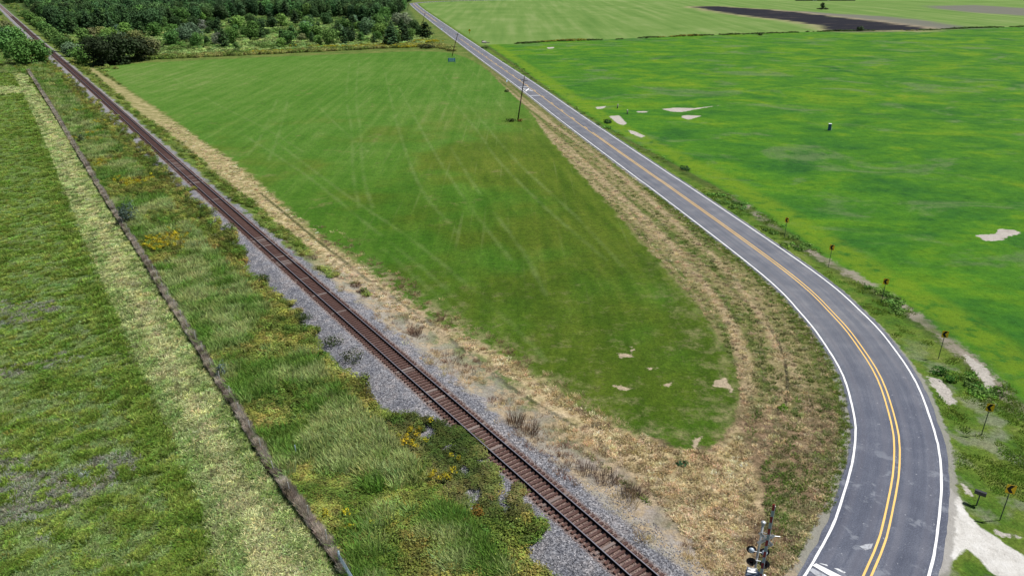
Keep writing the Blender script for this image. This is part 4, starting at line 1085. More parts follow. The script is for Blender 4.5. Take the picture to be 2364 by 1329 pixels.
# photo pixel of the foot, pixel row of the top, kind, colour, width factor, where it stands
TR = [
 (62,150,84,'wide','green',1.0,'largest left of the railway above the mown strip'),
 (98,146,92,'broad','green',1.1,'close to the left side of the railway above the fence'),
 (28,122,60,'wide','green',1.0,'behind the big tree left of the railway, at the left edge'),
 (4,112,62,'broad','blue',1.2,'cut by the left edge beyond the mown strip'),
 (46,104,66,'broad','vivid',1.1,'between the left edge and the railway, behind the largest tree'),
 (18,84,48,'broad','olive',1.1,'far up the left edge beside the railway'),
 (190,148,108,'wide','green',1.0,'between the railway and the almost black trees'),
 (165,132,98,'wide','blue',1.0,'on the right bank of the railway, level with the largest left tree'),
 (150,122,84,'broad','green',1.1,'right of the railway, second up the bank'),
 (128,100,62,'wide','vivid',.9,'right of the railway in the bright row up the bank'),
 (108,84,50,'broad','green',1.1,'right of the railway, middle of the bright row'),
 (92,70,40,'broad','vivid',1.2,'right of the railway, far part of the bright row'),
 (76,58,30,'broad','green',1.2,'right of the railway just before the level crossing path'),
 (62,46,24,'broad','green',1.1,'beside the pale path that crosses the railway'),
 (238,152,84,'wide','oak_shaded',.9,'leftmost of the black shaded trees at the field corner'),
 (275,148,74,'wide','oak_shaded',1.0,'middle of the black shaded trees at the field corner'),
 (322,141,84,'broad','oak_shaded',1.3,'rightmost of the black shaded trees at the field corner'),
 (316,126,70,'wide','olive',1.0,'leaning over the black shaded trees'),
 (352,132,86,'broad','olive',1.2,'right of the black shaded trees'),
 (215,96,64,'broad','olive',1.0,'behind the field corner, left of the black trees'),
 (238,92,62,'broad','olive',1.2,'behind and above the black shaded trees'),
 (262,88,64,'broad','vivid',1.0,'just above the black shaded trees'),
 (190,92,66,'broad','green',1.0,'behind the field corner near the railway row'),
 (395,102,80,'broad','blue',1.0,'alone in pale brush right of the olive tree'),
 (455,110,76,'wide','green',.8,'standing in pale brush above the field edge'),
 (478,104,84,'broad','dark',.8,'dark one against the round grey-green tree'),
 (508,106,72,'wide','grey',.8,'in pale brush above the middle left of the field edge'),
 (402,84,56,'broad','green',1.2,'deeper in the brush above the black trees'),
 (446,92,50,'wide','blue',.9,'large pale one deeper in the brush'),
 (466,72,46,'broad','grey',1.2,'behind the large blue-green tree'),
 (492,74,48,'broad','dark',1.1,'in the woodland edge above the brush'),
 (538,62,40,'wide','dark',.9,'dark one at the woodland edge above the clearing'),
 (585,92,48,'wide','green',.8,'large one above the middle of the field edge'),
 (606,94,66,'pine','pine',1.2,'beside the large rounded tree above the field edge'),
 (563,84,62,'broad','green',1.0,'small one left of the large rounded tree'),
 (652,96,70,'pine','pine',1.4,'in brush above the field edge, left of a pair'),
 (676,94,62,'pine','pine',1.3,'in brush above the field edge, right of a pair'),
 (626,64,30,'pine','dark',1.0,'dark one above the pale clearing'),
 (682,58,26,'pine','dark',1.1,'tall dark one standing above the pale clearing'),
 (716,58,34,'broad','pine',1.0,'at the woodland edge right of the pale clearing'),
 (736,80,52,'pine','pine',1.1,'sharp topped one in the middle of the pale brush'),
 (772,96,68,'pine','green',1.0,'right of the sharp topped one, near the field edge'),
 (780,80,54,'pine','pine',1.0,'pair half above the pale brush'),
 (808,100,62,'wide','dark',.7,'big dark one close above the field edge'),
 (816,68,36,'pine','dark',1.2,'tall one behind the big dark tree'),
 (834,98,74,'broad','green',.9,'leaning against the right of the big dark tree'),
 (846,84,42,'wide','blue',.75,'tall round pale one in the middle right of the brush'),
 (872,96,72,'broad','green',.9,'small one right of the pale round tree'),
 (888,56,16,'wide','green',.7,'tall one at the woodland edge near the road bend'),
 (903,108,64,'pine','dark',1.5,'foremost dark one near the right end of the field edge'),
 (915,104,72,'broad','green',.8,'leaning right of the foremost dark tree'),
 (935,100,62,'pine','dark',1.3,'second dark one near the right end of the field edge'),
 (948,96,66,'broad','vivid',.8,'bright one between the two last dark trees'),
 (936,64,28,'wide','grey',.9,'round one near the far road curve'),
 (918,62,30,'broad','grey',1.1,'left of the round one near the far road curve'),
 (982,90,54,'pine','dark',1.6,'last dark one before the road, right end of the wood'),
 (966,84,60,'broad','pine',1.0,'just left of the last dark one before the road'),
 (700,96,78,'broad','olive',1.0,'low one in brush above the middle of the field edge'),
 (545,112,98,'broad','green',1.0,'low one in brush close above the field edge'),
 (430,90,62,'broad','dark',.9,'between the blue-green trees in the brush'),
 (760,58,30,'pine','dark',1.1,'at the woodland edge above the sharp topped tree'),
]
n_ind = 0
for x, y, ty, kind, colr, wf, where in TR:
    X_, Y_ = at(x, y); Dp = Y_*math.cos(TILT)+H*math.sin(TILT)
    # height from the pixel rows
    hh = 1.
    for k in np.arange(1, 22, .25):
        z_ = k-H; fw = Y_*math.cos(TILT)-z_*math.sin(TILT); up = Y_*math.sin(TILT)+z_*math.cos(TILT)
        hh = k
        if CY-F*up/fw <= ty: break
    plant_tree(X_, Y_, min(hh*1.06, 18), kind, colr, f'{CN[colr]} {KN[kind]}, {where}', 'trees standing along the railway and in the brush', wf*(1.12 if x < 130 else 1.22))
    n_ind += 1
# the crowded woodland behind: nearest ones one by one, the far mass as one
w_poly = W([(60,8),(95,52),(150,84),(205,82),(300,78),(360,70),(430,62),(520,50),(580,40),(640,42),(700,46),(790,42),(850,58),(905,44),(935,24),(940,8)])
far_edge = np.array([(-140, 1500), (-900, 1500), (-560, 760)])
wp = np.vstack([w_poly, far_edge])
n = 26000
X = rng.uniform(-950, -60, n); Y = rng.uniform(420, 1480, n)
ok = inpoly(X, Y, wp) & ((ufun(X, Y)[0]*USG) > 9) & (rfun(X, Y)[0]*RSG < -14)
X, Y = X[ok], Y[ok]
cell = set(); keep = []
for i in range(len(X)):
    c = (int(X[i]//5.2), int(Y[i]//6.5))
    if c in cell: continue
    cell.add(c); keep.append(i)
X, Y = X[keep], Y[keep]
o_ = np.argsort(Y); X, Y = X[o_], Y[o_]
hN = 9.5+5.0*rng.random(len(X)); tone = vnoise(X, Y, 60, 3, 81)
GL = {('pine','dark'): 'dark green conical tree in the crowded woodland at the top left', ('pine','pine'): 'deep green conical tree in the crowded woodland at the top left',
      ('broad','green'): 'mid green rounded tree in the crowded woodland at the top left', ('broad','pine'): 'deep green rounded tree in the crowded woodland at the top left', ('broad','dark'): 'dark rounded tree in the crowded woodland at the top left'}
brp = W([(205,150),(345,137),(600,125),(870,112),(960,107),(1010,104),(1000,90),(975,60),(940,25),(850,45),(560,38),(300,50),(180,66),(95,48),(110,75),(160,118)])
_n = 0; _pl = [at(a[0], a[1]) for a in TR]
while _n < 95:
    x_ = random.uniform(170, 985); y_ = random.uniform(50, 122)
    if random.random() < (y_-50)/95: continue
    q = at(x_, y_)
    if sdf([q[0]], [q[1]], brp)[0] < 8 or ufun([q[0]], [q[1]])[0][0]*USG < 9: continue
    if min(math.hypot(q[0]-a[0], (q[1]-a[1])*.6) for a in _pl) < 5.0: continue
    _pl.append(q); kc = random.choice([('pine','pine'),('broad','green'),('broad','blue'),('pine','dark'),('broad','dark'),('broad','vivid')])
    plant_tree(q[0], q[1], random.uniform(4.5, 10.5), kc[0], kc[1], f'{CN[kc[1]]} {KN[kc[0]]} among the pale brush between the field and the woodland', f'{CN[kc[1]]} {KN[kc[0]]}s scattered in the pale brush', 1.25)
    _n += 1; n_ind += 1
NI = 300-n_ind
for i in range(min(NI, len(X))):
    kc = random.choice([('pine','dark'),('pine','pine'),('pine','dark'),('broad','green'),('broad','pine'),('broad','dark')])
    plant_tree(X[i], Y[i], hN[i], kc[0], kc[1], GL[kc], 'trees crowded in the woodland: '+CN[kc[1]]+' '+KN[kc[0]]+'s', 1.0)
M_crownI = leaf_mat('woodland_leaves', src='INST', trans=.15, varsize=1.6, var=.35)
def inst_copy(me):
    me = me.copy(); me.materials.clear(); me.materials.append(M_crownI); return bpy.data.objects.new('woodland_crown', me)
XX, YY = X[NI:], Y[NI:]; hh = hN[NI:]
tc = mixc((.050, .11, .038), (.12, .22, .06), np.clip((tone[NI:]-.35)*3, 0, 1)*rng.random(len(XX)))
scatter('distant_woodland', [inst_copy(m_[0]) for m_ in PINE[:3]+BROAD[:3]], XX, YY, np.c_[hh/10, hh/10, hh/10], jitter(tc, len(XX), .42, .08), 'dense dark woodland filling the top left of the view', 'woodland')
# brush between the trees
B_big = [leafy('brush', 130, 1.5, 2.2, .42, 200+s, M_leafI, .5, .5) for s in range(4)]
n = 15000
X = rng.uniform(-330, -20, n); Y = rng.uniform(255, 640, n)
brp = W([(205,150),(345,137),(600,125),(870,112),(960,107),(1010,104),(1022,90),(985,60),(940,25),(850,45),(560,38),(300,50),(180,66),(95,48),(110,75),(160,118)])
bd = sdf(X, Y, brp)
nb = vnoise(X, Y, 16, 3, 91); nb2 = vnoise(X, Y, 6, 3, 92)
uu_ = ufun(X, Y)[0]*USG
ok = (bd > 6) & (uu_ > 6) & (rng.random(n) < .9)
tc = mixc((.27, .38, .12), (.11, .20, .045), np.clip((nb-.45)*5, 0, 1))
scatter('pale_brush', B_big, X[ok], Y[ok], np.c_[.7+.5*rng.random(ok.sum()), .7+.5*rng.random(ok.sum()), .35+.55*nb2[ok]], jitter(tc[ok], ok.sum(), .25, .08), 'pale yellow-green brush filling the gaps between the trees', 'brush')
ok = (bd > -.5) & (bd <= 7) & (uu_ > 5)
# unmown margin along the head of the field
mg = resample(W([(205,153),(345,139),(600,127),(870,114),(960,110),(1015,112),(1045,120)]), .32)[0]
mx_ = np.repeat(mg[:, 0], 6)+rng.normal(0, .8, 6*len(mg)); my_ = np.repeat(mg[:, 1], 6)+rng.uniform(.5, 13, 6*len(mg))
nm_ = vnoise(mx_, my_, 9, 3, 95)
T_m = [leafy('margin_weed', 60, .8, 1.1, .24, 230+s) for s in range(3)]
tc = mixc((.28, .30, .09), (.13, .20, .04), np.clip((nm_-.4)*4, 0, 1))
scatter('field_margin_weeds', T_m, mx_, my_, .7+.6*rng.random(len(mx_)), jitter(tc, len(mx_), .3, .08), 'tall tan and green margin weeds along the head of the field', 'weeds')
gx = np.r_[rng.normal(at(850,111)[0], 14, 260), rng.normal(at(905,107)[0], 9, 320), rng.normal(at(655,121)[0], 4, 60), rng.normal(at(985,98)[0], 4, 120), rng.normal(at(600,124)[0], 5, 50)]
gyy = np.r_[rng.normal(at(850,110.5)[1], 1.6, 260), rng.normal(at(905,107)[1], 2.2, 320), rng.normal(at(655,121)[1], 1.5, 60), rng.normal(at(985,98)[1], 3, 120), rng.normal(at(600,124)[1], 1.4, 50)]
scatter('margin_goldenrod', T_gold, gx, gyy, 1.2+.8*rng.random(len(gx)), jitter((.36, .33, .02), len(gx), .25, .05), 'yellow goldenrod in flower along the head of the field', 'wildflowers', zoff=.5)
# bank of bushes each side of the railway further on, and the hedge of the big field
n = 9000
X = rng.uniform(-560, -100, n); Y = rng.uniform(250, 900, n)
uu_ = ufun(X, Y)[0]*USG; nb = vnoise(X, Y, 12, 3, 97)
ok = ((uu_ < -4.5) & (uu_ > -17) | (uu_ > 5) & (uu_ < 16) & (Y > 290)) & (rng.random(n) < .8)
tc = mixc((.26, .32, .08), (.10, .19, .035), np.clip((nb-.38)*4, 0, 1))
scatter('railway_bank_bushes', B_big, X[ok], Y[ok], np.c_[.6+.4*rng.random(ok.sum()), .6+.4*rng.random(ok.sum()), .3+.5*nb[ok]], jitter(tc[ok], ok.sum(), .25, .08), 'green bushes crowding the railway banks in the distance', 'bushes')
hg, _ = resample(HEDGE, .5)
hx = hg[:, 0]+rng.normal(0, .5, len(hg)); hy = hg[:, 1]+rng.normal(0, 1.2, len(hg)); nh_ = vnoise(hx, hy, 14, 3, 98)
ok = nh_ > .40
tc = mixc((.055, .10, .02), (.24, .22, .03), (vnoise(hx, hy, 22, 2, 99) > .60)*.8)
scatter('ditch_hedge_weeds', T_m, hx[ok], hy[ok], np.c_[.8+.8*nh_[ok], .8+.8*nh_[ok], .45+1.3*np.clip(nh_[ok]-.4, 0, 1)], jitter(tc[ok], ok.sum(), .35, .08), 'ragged line of weeds and goldenrod dividing the two big fields', 'weeds')

# ================================================================ SINGLE BUSHES
def bush(name, px, h, w, c, label, n=220, ls=.2, seed=1, cat='bush', group=None):
    X_, Y_ = at(*px)
    o = leafy(name, n, w/2, h, ls, seed, M_bushm, .5, .3)
    COL.objects.link(o); o.location = (X_, Y_, float(height([X_], [Y_])[0])-.03); o.color = (*c, 1); o.name = name
    return tag(o, label, cat, group)
M_bushm = leaf_mat('bush_leaves', src='OBJ', trans=.2, varsize=.5, var=.35)
bush('bush', (985,112), 2.0, 9.0, (.05, .065, .022), 'dark rounded bush at the top right corner of the field', 420, .5, 3)
bush('bush', (1180,281), .9, 2.4, (.045, .07, .016), 'dark bush at the left foot of the near utility pole', 200, .22, 4)
bush('bush', (1200,281), .7, 1.3, (.20, .14, .03), 'small brown-yellow bush at the right foot of the near utility pole', 110, .2, 5)
bush('bush', (1169,213), .8, 1.7, (.035, .06, .016), 'small dark bush on the verge above the near utility pole', 130, .2, 6)
bush('bush', (1402,284), .9, 2.6, (.02, .065, .018), 'dark green bush beside the road below the two field posts', 200, .22, 7)
bush('bush', (1580,392), .8, 2.4, (.03, .085, .035), 'low blue-green bush between the road and the drain', 180, .18, 8)
bush('bush', (1120,112), .9, 5, (.04, .085, .02), 'low green bush beyond the road near the culvert', 160, .35, 9)
bush('bush', (2170,862), .9, 1.6, (.05, .15, .02), 'bright leafy bush between the fourth chevron sign and the road', 240, .14, 10)
bush('bush', (2195,880), .7, 1.3, (.05, .15, .02), 'smaller bright leafy bush nearer the bottom of the drain verge', 170, .14, 11)
bush('bush', (1572,1072), .35, 1.0, (.05, .14, .06), 'low dark green plant at the bottom tip of the field', 90, .12, 12)
bush('bush', (1806,945), .4, 1.1, (.11, .22, .02), 'bright yellow-green plant at the end of the dark crack', 110, .12, 13)
bush('bush', (745,830), .8, 1.5, (.04, .15, .02), 'bright green bush at the edge of the ballast weeds', 170, .14, 14)
bush('bush', (1103,1190), .8, 1.3, (.18, .11, .02), 'rust-orange bush in the weeds near the bottom of the railway', 220, .12, 15)
for i_, (p_, h_, w_, c_, l_) in enumerate([
 ((610,652), 1.1, 1.8, (.05, .085, .022), 'dark bush where the ballast widens, uppermost on the track side'),
 ((702,742), 1.0, 2.0, (.06, .09, .028), 'dark olive bush lapping onto the ballast below the uppermost one'),
 ((765,800), 1.1, 2.2, (.055, .08, .03), 'dark bush jutting into the ballast, third down the line'),
 ((812,838), 1.2, 2.6, (.06, .075, .035), 'largest dark grey-green bush jutting into the ballast'),
 ((530,540), 1.2, 2.2, (.06, .10, .022), 'tall dark weed clump leaning over the ballast far up the line'),
 ((548,590), 1.0, 1.6, (.12, .22, .03), 'bright green clump at the edge of the ballast'),
 ((1190,1205), .8, 1.6, (.07, .08, .02), 'olive brown bush at the ballast edge near the bottom'),
 ((1235,1240), .7, 1.3, (.08, .09, .02), 'lowest olive bush at the edge of the near ballast')]):
    bush('bush', p_, h_, w_, c_, l_, 420, .11, 60+i_, 'bush', 'bushes edging the ballast')
bush('bush', (425,240), .4, .6, (.7, .7, .6), 'tiny white flowering plant beside the distant ballast', 30, .12, 16) if False else None
M_dead = leaf_mat('dead_stalks', src='OBJ', trans=.1, varsize=.2, var=.3)
def deadbush(px, h, w, c, label, seed):
    X_, Y_ = at(*px)
    o = tuft('dead_shrub', 170, h, w/2, .028, .45, seed, (0, 0), M_dead); COL.objects.link(o)
    o.location = (X_, Y_, float(height([X_], [Y_])[0])-.02); o.color = (*c, 1)
    return tag(o, label, 'dead bush', 'dead bushes on the railway shoulder')
for i, (p_, h_, w_, c_, l_) in enumerate([
 ((1190,985), 1.7, 1.5, (.17, .105, .065), 'tallest clump of upright brown stalks right of the railway'),
 ((1225,1000), 1.1, 1.6, (.15, .09, .06), 'shorter brown stalks just below the tallest stalk clump'),
 ((1352,1092), 1.0, 1.7, (.12, .075, .06), 'dark brown dead bush, upper left of the three near the bottom'),
 ((1398,1110), 1.1, 1.8, (.10, .06, .05), 'darkest dead bush, middle of the three near the bottom'),
 ((1455,1140), .9, 1.5, (.13, .10, .085), 'greyish dead bush, lower right of the three near the bottom'),
 ((1440,1165), .7, 2.3, (.46, .37, .19), 'straw-yellow dry grass clump between track and dead bushes'),
 ((958,772), .9, 1.5, (.17, .11, .085), 'brown dead bush beside the middle of the field side'),
 ((1035,832), .7, 3.2, (.20, .13, .105), 'wide mauve-brown dead thicket right of the railway'),
 ((1065,862), .6, 3.0, (.20, .135, .11), 'lower end of the mauve-brown dead thicket'),
 ((822,662), .6, 1.4, (.11, .055, .045), 'dark red-brown dead bush beside the straw strip'),
 ((832,676), .4, 1.1, (.10, .05, .04), 'low dark scrap of dead bush below the red-brown one'),
 ((720,602), .6, 1.6, (.22, .17, .13), 'pale dead bush high up beside the straw strip')]):
    deadbush(p_, h_, w_, c_, l_, 300+i)
def small_tree(px, h, w, c, label, seed, n, ls):
    X_, Y_ = at(*px); e = tag(empty('small_tree', (X_, Y_, 0)), label, 'small tree')
    o = leafy('crown', n, w/2, h, ls, seed, M_bushm, .55, .25); COL.objects.link(o); o.parent = e; o.location = (0, 0, h*.12); o.color = (*c, 1); o.name = 'crown'
    b = MB().tube((0, 0, -.1), (.05, 0, h*.6), .07, .03, 7)
    for k in range(5):
        a = k*1.3; b.tube((.02, 0, h*.2), (math.cos(a)*w*.3, math.sin(a)*w*.3, h*.6), .03, .012, 5)
    b.build('trunk', M_bark, e)
small_tree((296,517), 3.0, 3.0, (.085, .125, .10), 'small grey-blue tree growing on the overgrown fence', 31, 900, .17)
small_tree((513,874), 1.5, 1.1, (.10, .14, .13), 'thin grey-blue sapling on the fence, nearer than the small tree', 32, 200, .12)
small_tree((190,330), 1.6, 1.8, (.08, .12, .06), 'small green bush on the fence well beyond the grey-blue tree', 33, 200, .2)
X_, Y_ = at(1898, 21)
plant_tree(X_, Y_, 6.2, 'broad', 'dark', 'lone round tree in the far field above the burnt strip', None, 1.0)
X_, Y_ = at(1899, 22.5)
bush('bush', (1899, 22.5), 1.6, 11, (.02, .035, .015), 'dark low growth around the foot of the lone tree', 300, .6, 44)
bush('bush', (1985, 71.5), 2.6, 5, (.05, .09, .03), 'tall bush in the hedge line at the right of the burnt strip', 200, .5, 45)
bush('bush', (1755, 82), 1.8, 4, (.06, .10, .03), 'bush in the hedge line left of the burnt strip', 150, .45, 46)

# ================================================================ FENCE
M_galv = plain('galvanised_steel', (.46, .49, .52), .5, .4, .35, .15)
M_postw = plain('weathered_post', (.42, .42, .41), .8, .2, 0, .25)
M_wire = plain('fence_wire', (.22, .21, .20), .6, .3, .5, .2)
fp, _ = resample(FENCE[::-1] if FENCE[0][1] > FENCE[-1][1] else FENCE, 3.35)
fp = fp[fp[:, 1] < 290]
fe_ = tag(empty('wire_fence', (fp[0][0], fp[0][1], 0)), 'wire fence on pale steel posts, overgrown with dead grass, beside the mown strip', 'fence')
b0 = Vector((fp[0][0], fp[0][1], 0))
pm_ = MB().box((0, 0, .68), (.065, .065, 1.62), None, .008).box((0, .05, .8), (.02, .05, 1.2))
pme = bpy.data.meshes.new('post'); pme.from_pydata(pm_.v, [], pm_.f); pme.materials.append(M_postw)
for i, q in enumerate(fp[1:]):
    o = bpy.data.objects.new('post', pme); COL.objects.link(o); o.parent = fe_
    o.location = (q[0]-b0.x, q[1]-b0.y, -.05); o.rotation_euler = (random.gauss(0, .05), random.gauss(0, .05), .6)
    o.scale = (1, 1, random.uniform(.85, 1.12))
for hz_ in (.35, .65, .95, 1.2):
    w_ = MB()
    for a, b_ in zip(fp[:-1], fp[1:]): w_.tube((a[0]-b0.x, a[1]-b0.y, hz_+random.uniform(-.02, .02)), (b_[0]-b0.x, b_[1]-b0.y, hz_+random.uniform(-.02, .02)), .007, None, 4, False)
    w_.build('wire', M_wire, fe_)
# tube gate and its post at the near end
M_gate = plain('gate_blue_grey', (.20, .27, .33), .5, .4, .3, .2)
g0 = Vector((*at(781, 1272, 1.5), 0)); g1 = Vector((*at(812, 1327, 1.3), 0)); gd = (g1-g0).normalized(); g1 = g0+gd*3.6
gt = tag(empty('field_gate', g0), 'blue-grey tube gate at the near end of the overgrown fence', 'gate')
MB().tube((0, 0, -.3), (0, 0, 1.55), .075, None, 12).build('gate_post', M_gate, gt, True)
MB().tube(tuple(gd*3.75+Vector((0, 0, -.3))), tuple(gd*3.75+Vector((0, 0, 1.45))), .075, None, 12).build('gate_post', M_gate, gt, True)
for k, z in enumerate((.25, .45, .66, .88, 1.08, 1.30)):
    MB().tube(tuple(gd*.15+Vector((0, 0, z))), tuple(gd*3.6+Vector((0, 0, z))), .028 if k < 5 else .036, None, 8).build('gate_bar', M_gate, gt, True)
for d_ in (.15, 1.3, 2.45, 3.6):
    MB().tube(tuple(gd*d_+Vector((0, 0, .22))), tuple(gd*d_+Vector((0, 0, 1.32))), .03, None, 8).build('gate_upright', M_gate, gt, True)
def post_thing(name, px, h, r, mat, label, lean=(0, 0), cap=None):
    X_, Y_ = at(*px); e = tag(empty(name, (X_, Y_, 0)), label, 'post')
    MB().tube((0, 0, -.2), (lean[0], lean[1], h), r, r*.92, 12).build('shaft', mat, e, True)
    if cap: MB().tube((lean[0], lean[1], h+.002), (lean[0], lean[1], h+.05), r*1.08, r*1.0, 12).build('cap', cap, e, True)
M_grpost = plain('grey_timber', (.20, .185, .165), .85, .2, 0, .35, .2)
M_pale = plain('pale_cap', (.62, .62, .60), .7, .2)
post_thing('field_post', (1425,250.5), 1.15, .17, M_grpost, 'grey field post beyond the track, farther of the pair', (.15, 0), M_pale)
post_thing('field_post', (1448,263.5), 1.15, .18, M_grpost, 'grey field post beside the bare pan, nearer of the pair', (0, 0), M_pale)
post_thing('marker_post', (685,1052), 1.15, .04, M_gate, 'thin grey marker post standing in the tall grass by the fence', (-.03, 0))

# ================================================================ SIGNS
M_yl = plain('sign_yellow', (.97, .60, .015), .5, .5, 0, .03)
M_blk = plain('sign_black', (.014, .013, .014), .5, .3, 0, .2)
M_back = plain('sign_back_aluminium', (.40, .42, .44), .4, .4, .5, .1)
M_pst = plain('sign_post_green', (.075, .10, .085), .6, .3, .2, .2)
ORD = ['farthest, turned almost edge on', 'second from the far end', 'third from the far end', 'fourth, beside the leafy bushes', 'fifth, below the bare gravel patch', 'nearest, right of the black mailbox']
def rrect(w, h, r, n=4):
    P = []
    for cx_, cy_, a0 in ((w/2-r, h/2-r, 0), (-w/2+r, h/2-r, 90), (-w/2+r, -h/2+r, 180), (w/2-r, -h/2+r, 270)):
        for i in range(n+1):
            a = rad(a0+90*i/n); P.append((cx_+r*math.cos(a), cy_+r*math.sin(a)))
    return P
UP = Matrix(((1, 0, 0, 0), (0, 0, -1, 0), (0, 1, 0, 0), (0, 0, 0, 1)))    # xy drawing -> standing, facing -Y
for k, ((sx_, sy_), yaw) in enumerate(zip([(1817,508),(1921,571),(2045.6,649.5),(2182,771),(2286,940),(2334,1128)], (-52, -34, -26, -18, -16, -22))):
    X_, Y_ = at(sx_, sy_, 2.95)
    e = tag(empty('chevron_sign', (X_, Y_, 0), rad(yaw)), 'yellow chevron sign with black arrow outside the bend, '+ORD[k], 'road sign', 'chevron signs around the bend')
    MB().box((0, .03, 1.45), (.06, .05, 3.5), None, .006).build('post', M_pst, e)
    T_ = Matrix.Translation((0, -.012, 2.95)) @ UP
    MB().prism(rrect(.61, .76, .05), .006, T_).build('panel', M_yl, e)
    MB().prism(rrect(.61, .76, .05), .004, Matrix.Translation((0, -.004, 2.95)) @ UP).build('panel_back', M_back, e)
    ch = [(.20, .33), (-.06, .33), (-.26, 0), (-.06, -.33), (.20, -.33), (.0, 0)]
    MB().prism(ch, .002, Matrix.Translation((0, -.0182, 2.95)) @ UP).build('arrow', M_blk, e)
X_, Y_ = at(1084, 81); e = tag(empty('warning_sign', (X_, Y_, 0), rad(-8)), 'yellow diamond warning sign beyond the far part of the road', 'road sign')
MB().box((0, .03, 1.3), (.08, .06, 3.2), None, .006).build('post', M_pst, e)
dm = [(0, .86), (-.86, 0), (0, -.86), (.86, 0)]
MB().prism(dm, .008, Matrix.Translation((0, -.012, 2.6)) @ UP).build('panel', M_yl, e)
MB().prism([(-.22, -.42), (-.08, -.42), (-.08, -.02), (.24, .22), (.32, .10), (.36, .42), (.06, .40), (.15, .32), (-.22, .06)], .003, Matrix.Translation((0, -.0205, 2.6)) @ UP).build('arrow', M_blk, e)
MB().prism([(-.3, .25), (.3, .25), (.3, -.2), (-.3, -.2)], .008, Matrix.Translation((0, -.012, 1.35)) @ UP).build('lower_panel', M_yl, e)
M_blue = plain('board_blue', (.10, .26, .52), .5, .3, 0, .1); M_lblue = plain('board_pale_blue', (.45, .66, .90), .5, .3, 0, .12)
X_, Y_ = at(1043, 147); e = tag(empty('notice_board', (X_, Y_, 0), rad(4)), 'blue framed board with pale blue face below the second utility pole', 'sign board')
for s_ in (-1.45, 1.45): MB().box((s_, 0, 1.0), (.14, .14, 2.3), None, .01).build('leg', M_blue, e)
MB().box((0, -.08, 1.45), (2.9, .05, 1.5), None, .01).build('frame', M_blue, e)
MB().box((0, -.12, 1.45), (2.3, .03, 1.1), None, .005).build('face', M_lblue, e)
MB().box((0, -.14, 1.72), (1.5, .015, .16)).build('face_band', M_blue, e)
for px_, h_, lb in (((1170,196), 1.7, 'narrow blue-grey road sign seen edge on by the pavement marking'), ((1020,76), 2.6, 'small blue-grey road sign seen edge on at the far edge line')):
    X_, Y_ = at(*px_); e = tag(empty('edge_sign', (X_, Y_, 0), rad(62)), lb, 'road sign')
    MB().box((0, 0, h_*.45), (.06, .06, h_), None, .006).build('post', M_back, e)
    MB().box((0, -.04, h_*.78), (.7, .02, h_*.4)).build('panel', M_lblue, e)

# ================================================================ UTILITY POLES
M_pole = plain('dark_pole_timber', (.045, .033, .026), .85, .15, 0, .3, .5)
M_ins = plain('insulator', (.30, .30, .32), .3, .5)
def pole(px, top, z, label, arm=True, r=.16):
    b = Vector((*at(*px), 0)); 
    # top point at the same distance, height z
    t = Vector((*at(top[0], top[1], z), z)); t.y = b.y
    e = tag(empty('utility_pole', b), label, 'utility pole', 'wooden utility poles along the road'); d = t-b
    MB().tube((0, 0, -.3), tuple(d*.55), r, r*.85, 12).tube(tuple(d*.55), tuple(d), r*.85, r*.62, 12).build('shaft', M_pole, e, True)
    if arm:
        c = d*.915; q = Vector((.8, -.62, -.10)).normalized()
        MB().tube(tuple(c-q*1.25), tuple(c+q*1.25), .065, None, 8).build('crossarm', M_pole, e)
        MB().tube(tuple(c-q*.55), tuple(c-d.normalized()*.55), .02, None, 6).tube(tuple(c+q*.55), tuple(c-d.normalized()*.55), .02, None, 6).build('brace', M_pole, e)
        for s_ in (-1.1, -.5, .6, 1.1):
            p_ = c+q*s_; MB().tube(tuple(p_+Vector((0, 0, .05))), tuple(p_+Vector((0, 0, .22))), .05, .035, 8).build('insulator', M_ins, e)
pole((1195,278), (1211,176.5), 11.4, 'near dark wooden utility pole leaning right, inside the road bend', True, .17)
pole((1043,131), (1055,78.5), 10.4, 'second dark wooden utility pole, above the blue board', True, .17)
pole((976,54), (978.5,31), 7.2, 'third utility pole, faint against the far grass beside the road', True, .16)
pole((940,26), (940.5,8), 7.2, 'farthest utility pole, beside the far road curve', False, .16)

# ================================================================ CABINET, MAILBOX, CULVERT, SHED
M_cab = plain('cabinet_blue_shaded', (.045, .11, .26), .5, .4, 0, .1); M_cabl = plain('cabinet_lid_lit_side', (.70, .74, .80), .5, .4, 0, .06)  # front's shade painted in as navy; pale tone for lid and sunlit side
X_, Y_ = at(1914, 301); e = tag(empty('utility_cabinet', (X_, Y_, 0), rad(-12)), 'upright blue cabinet with white top alone in the right field', 'cabinet')
MB().box((0, 0, .78), (.66, .60, 1.56), None, .02).build('body', M_cab, e)
MB().box((.34, 0, .78), (.03, .56, 1.5)).build('lit_side', M_cabl, e)  # pale sheet painted as the sunlit side
MB().box((0, 0, 1.62), (.76, .70, .12), None, .03).build('lid', M_cabl, e)
MB().box((-.02, -.305, .8), (.5, .02, 1.3)).build('door', M_cab, e)
MB().tube((.62, .1, -.1), (.62, .1, .8), .05, None, 8).build('vent_pipe', M_galv, e)
M_mb = plain('mailbox_black', (.018, .020, .026), .38, .5, 0, .15)
X_, Y_ = at(2254, 1166); e = tag(empty('mailbox', (X_, Y_, 0), rad(-38)), 'black mailbox on a slim post beside the white drive', 'mailbox')
MB().box((0, 0, .45), (.09, .09, 1.15), None, .01).build('post', M_pst, e)
arch = [(-.16, -.14), (.16, -.14), (.16, .06)]+[(.16*math.cos(a), .06+.12*math.sin(a)) for a in np.linspace(.3, math.pi-.3, 7)]+[(-.16, .06)]
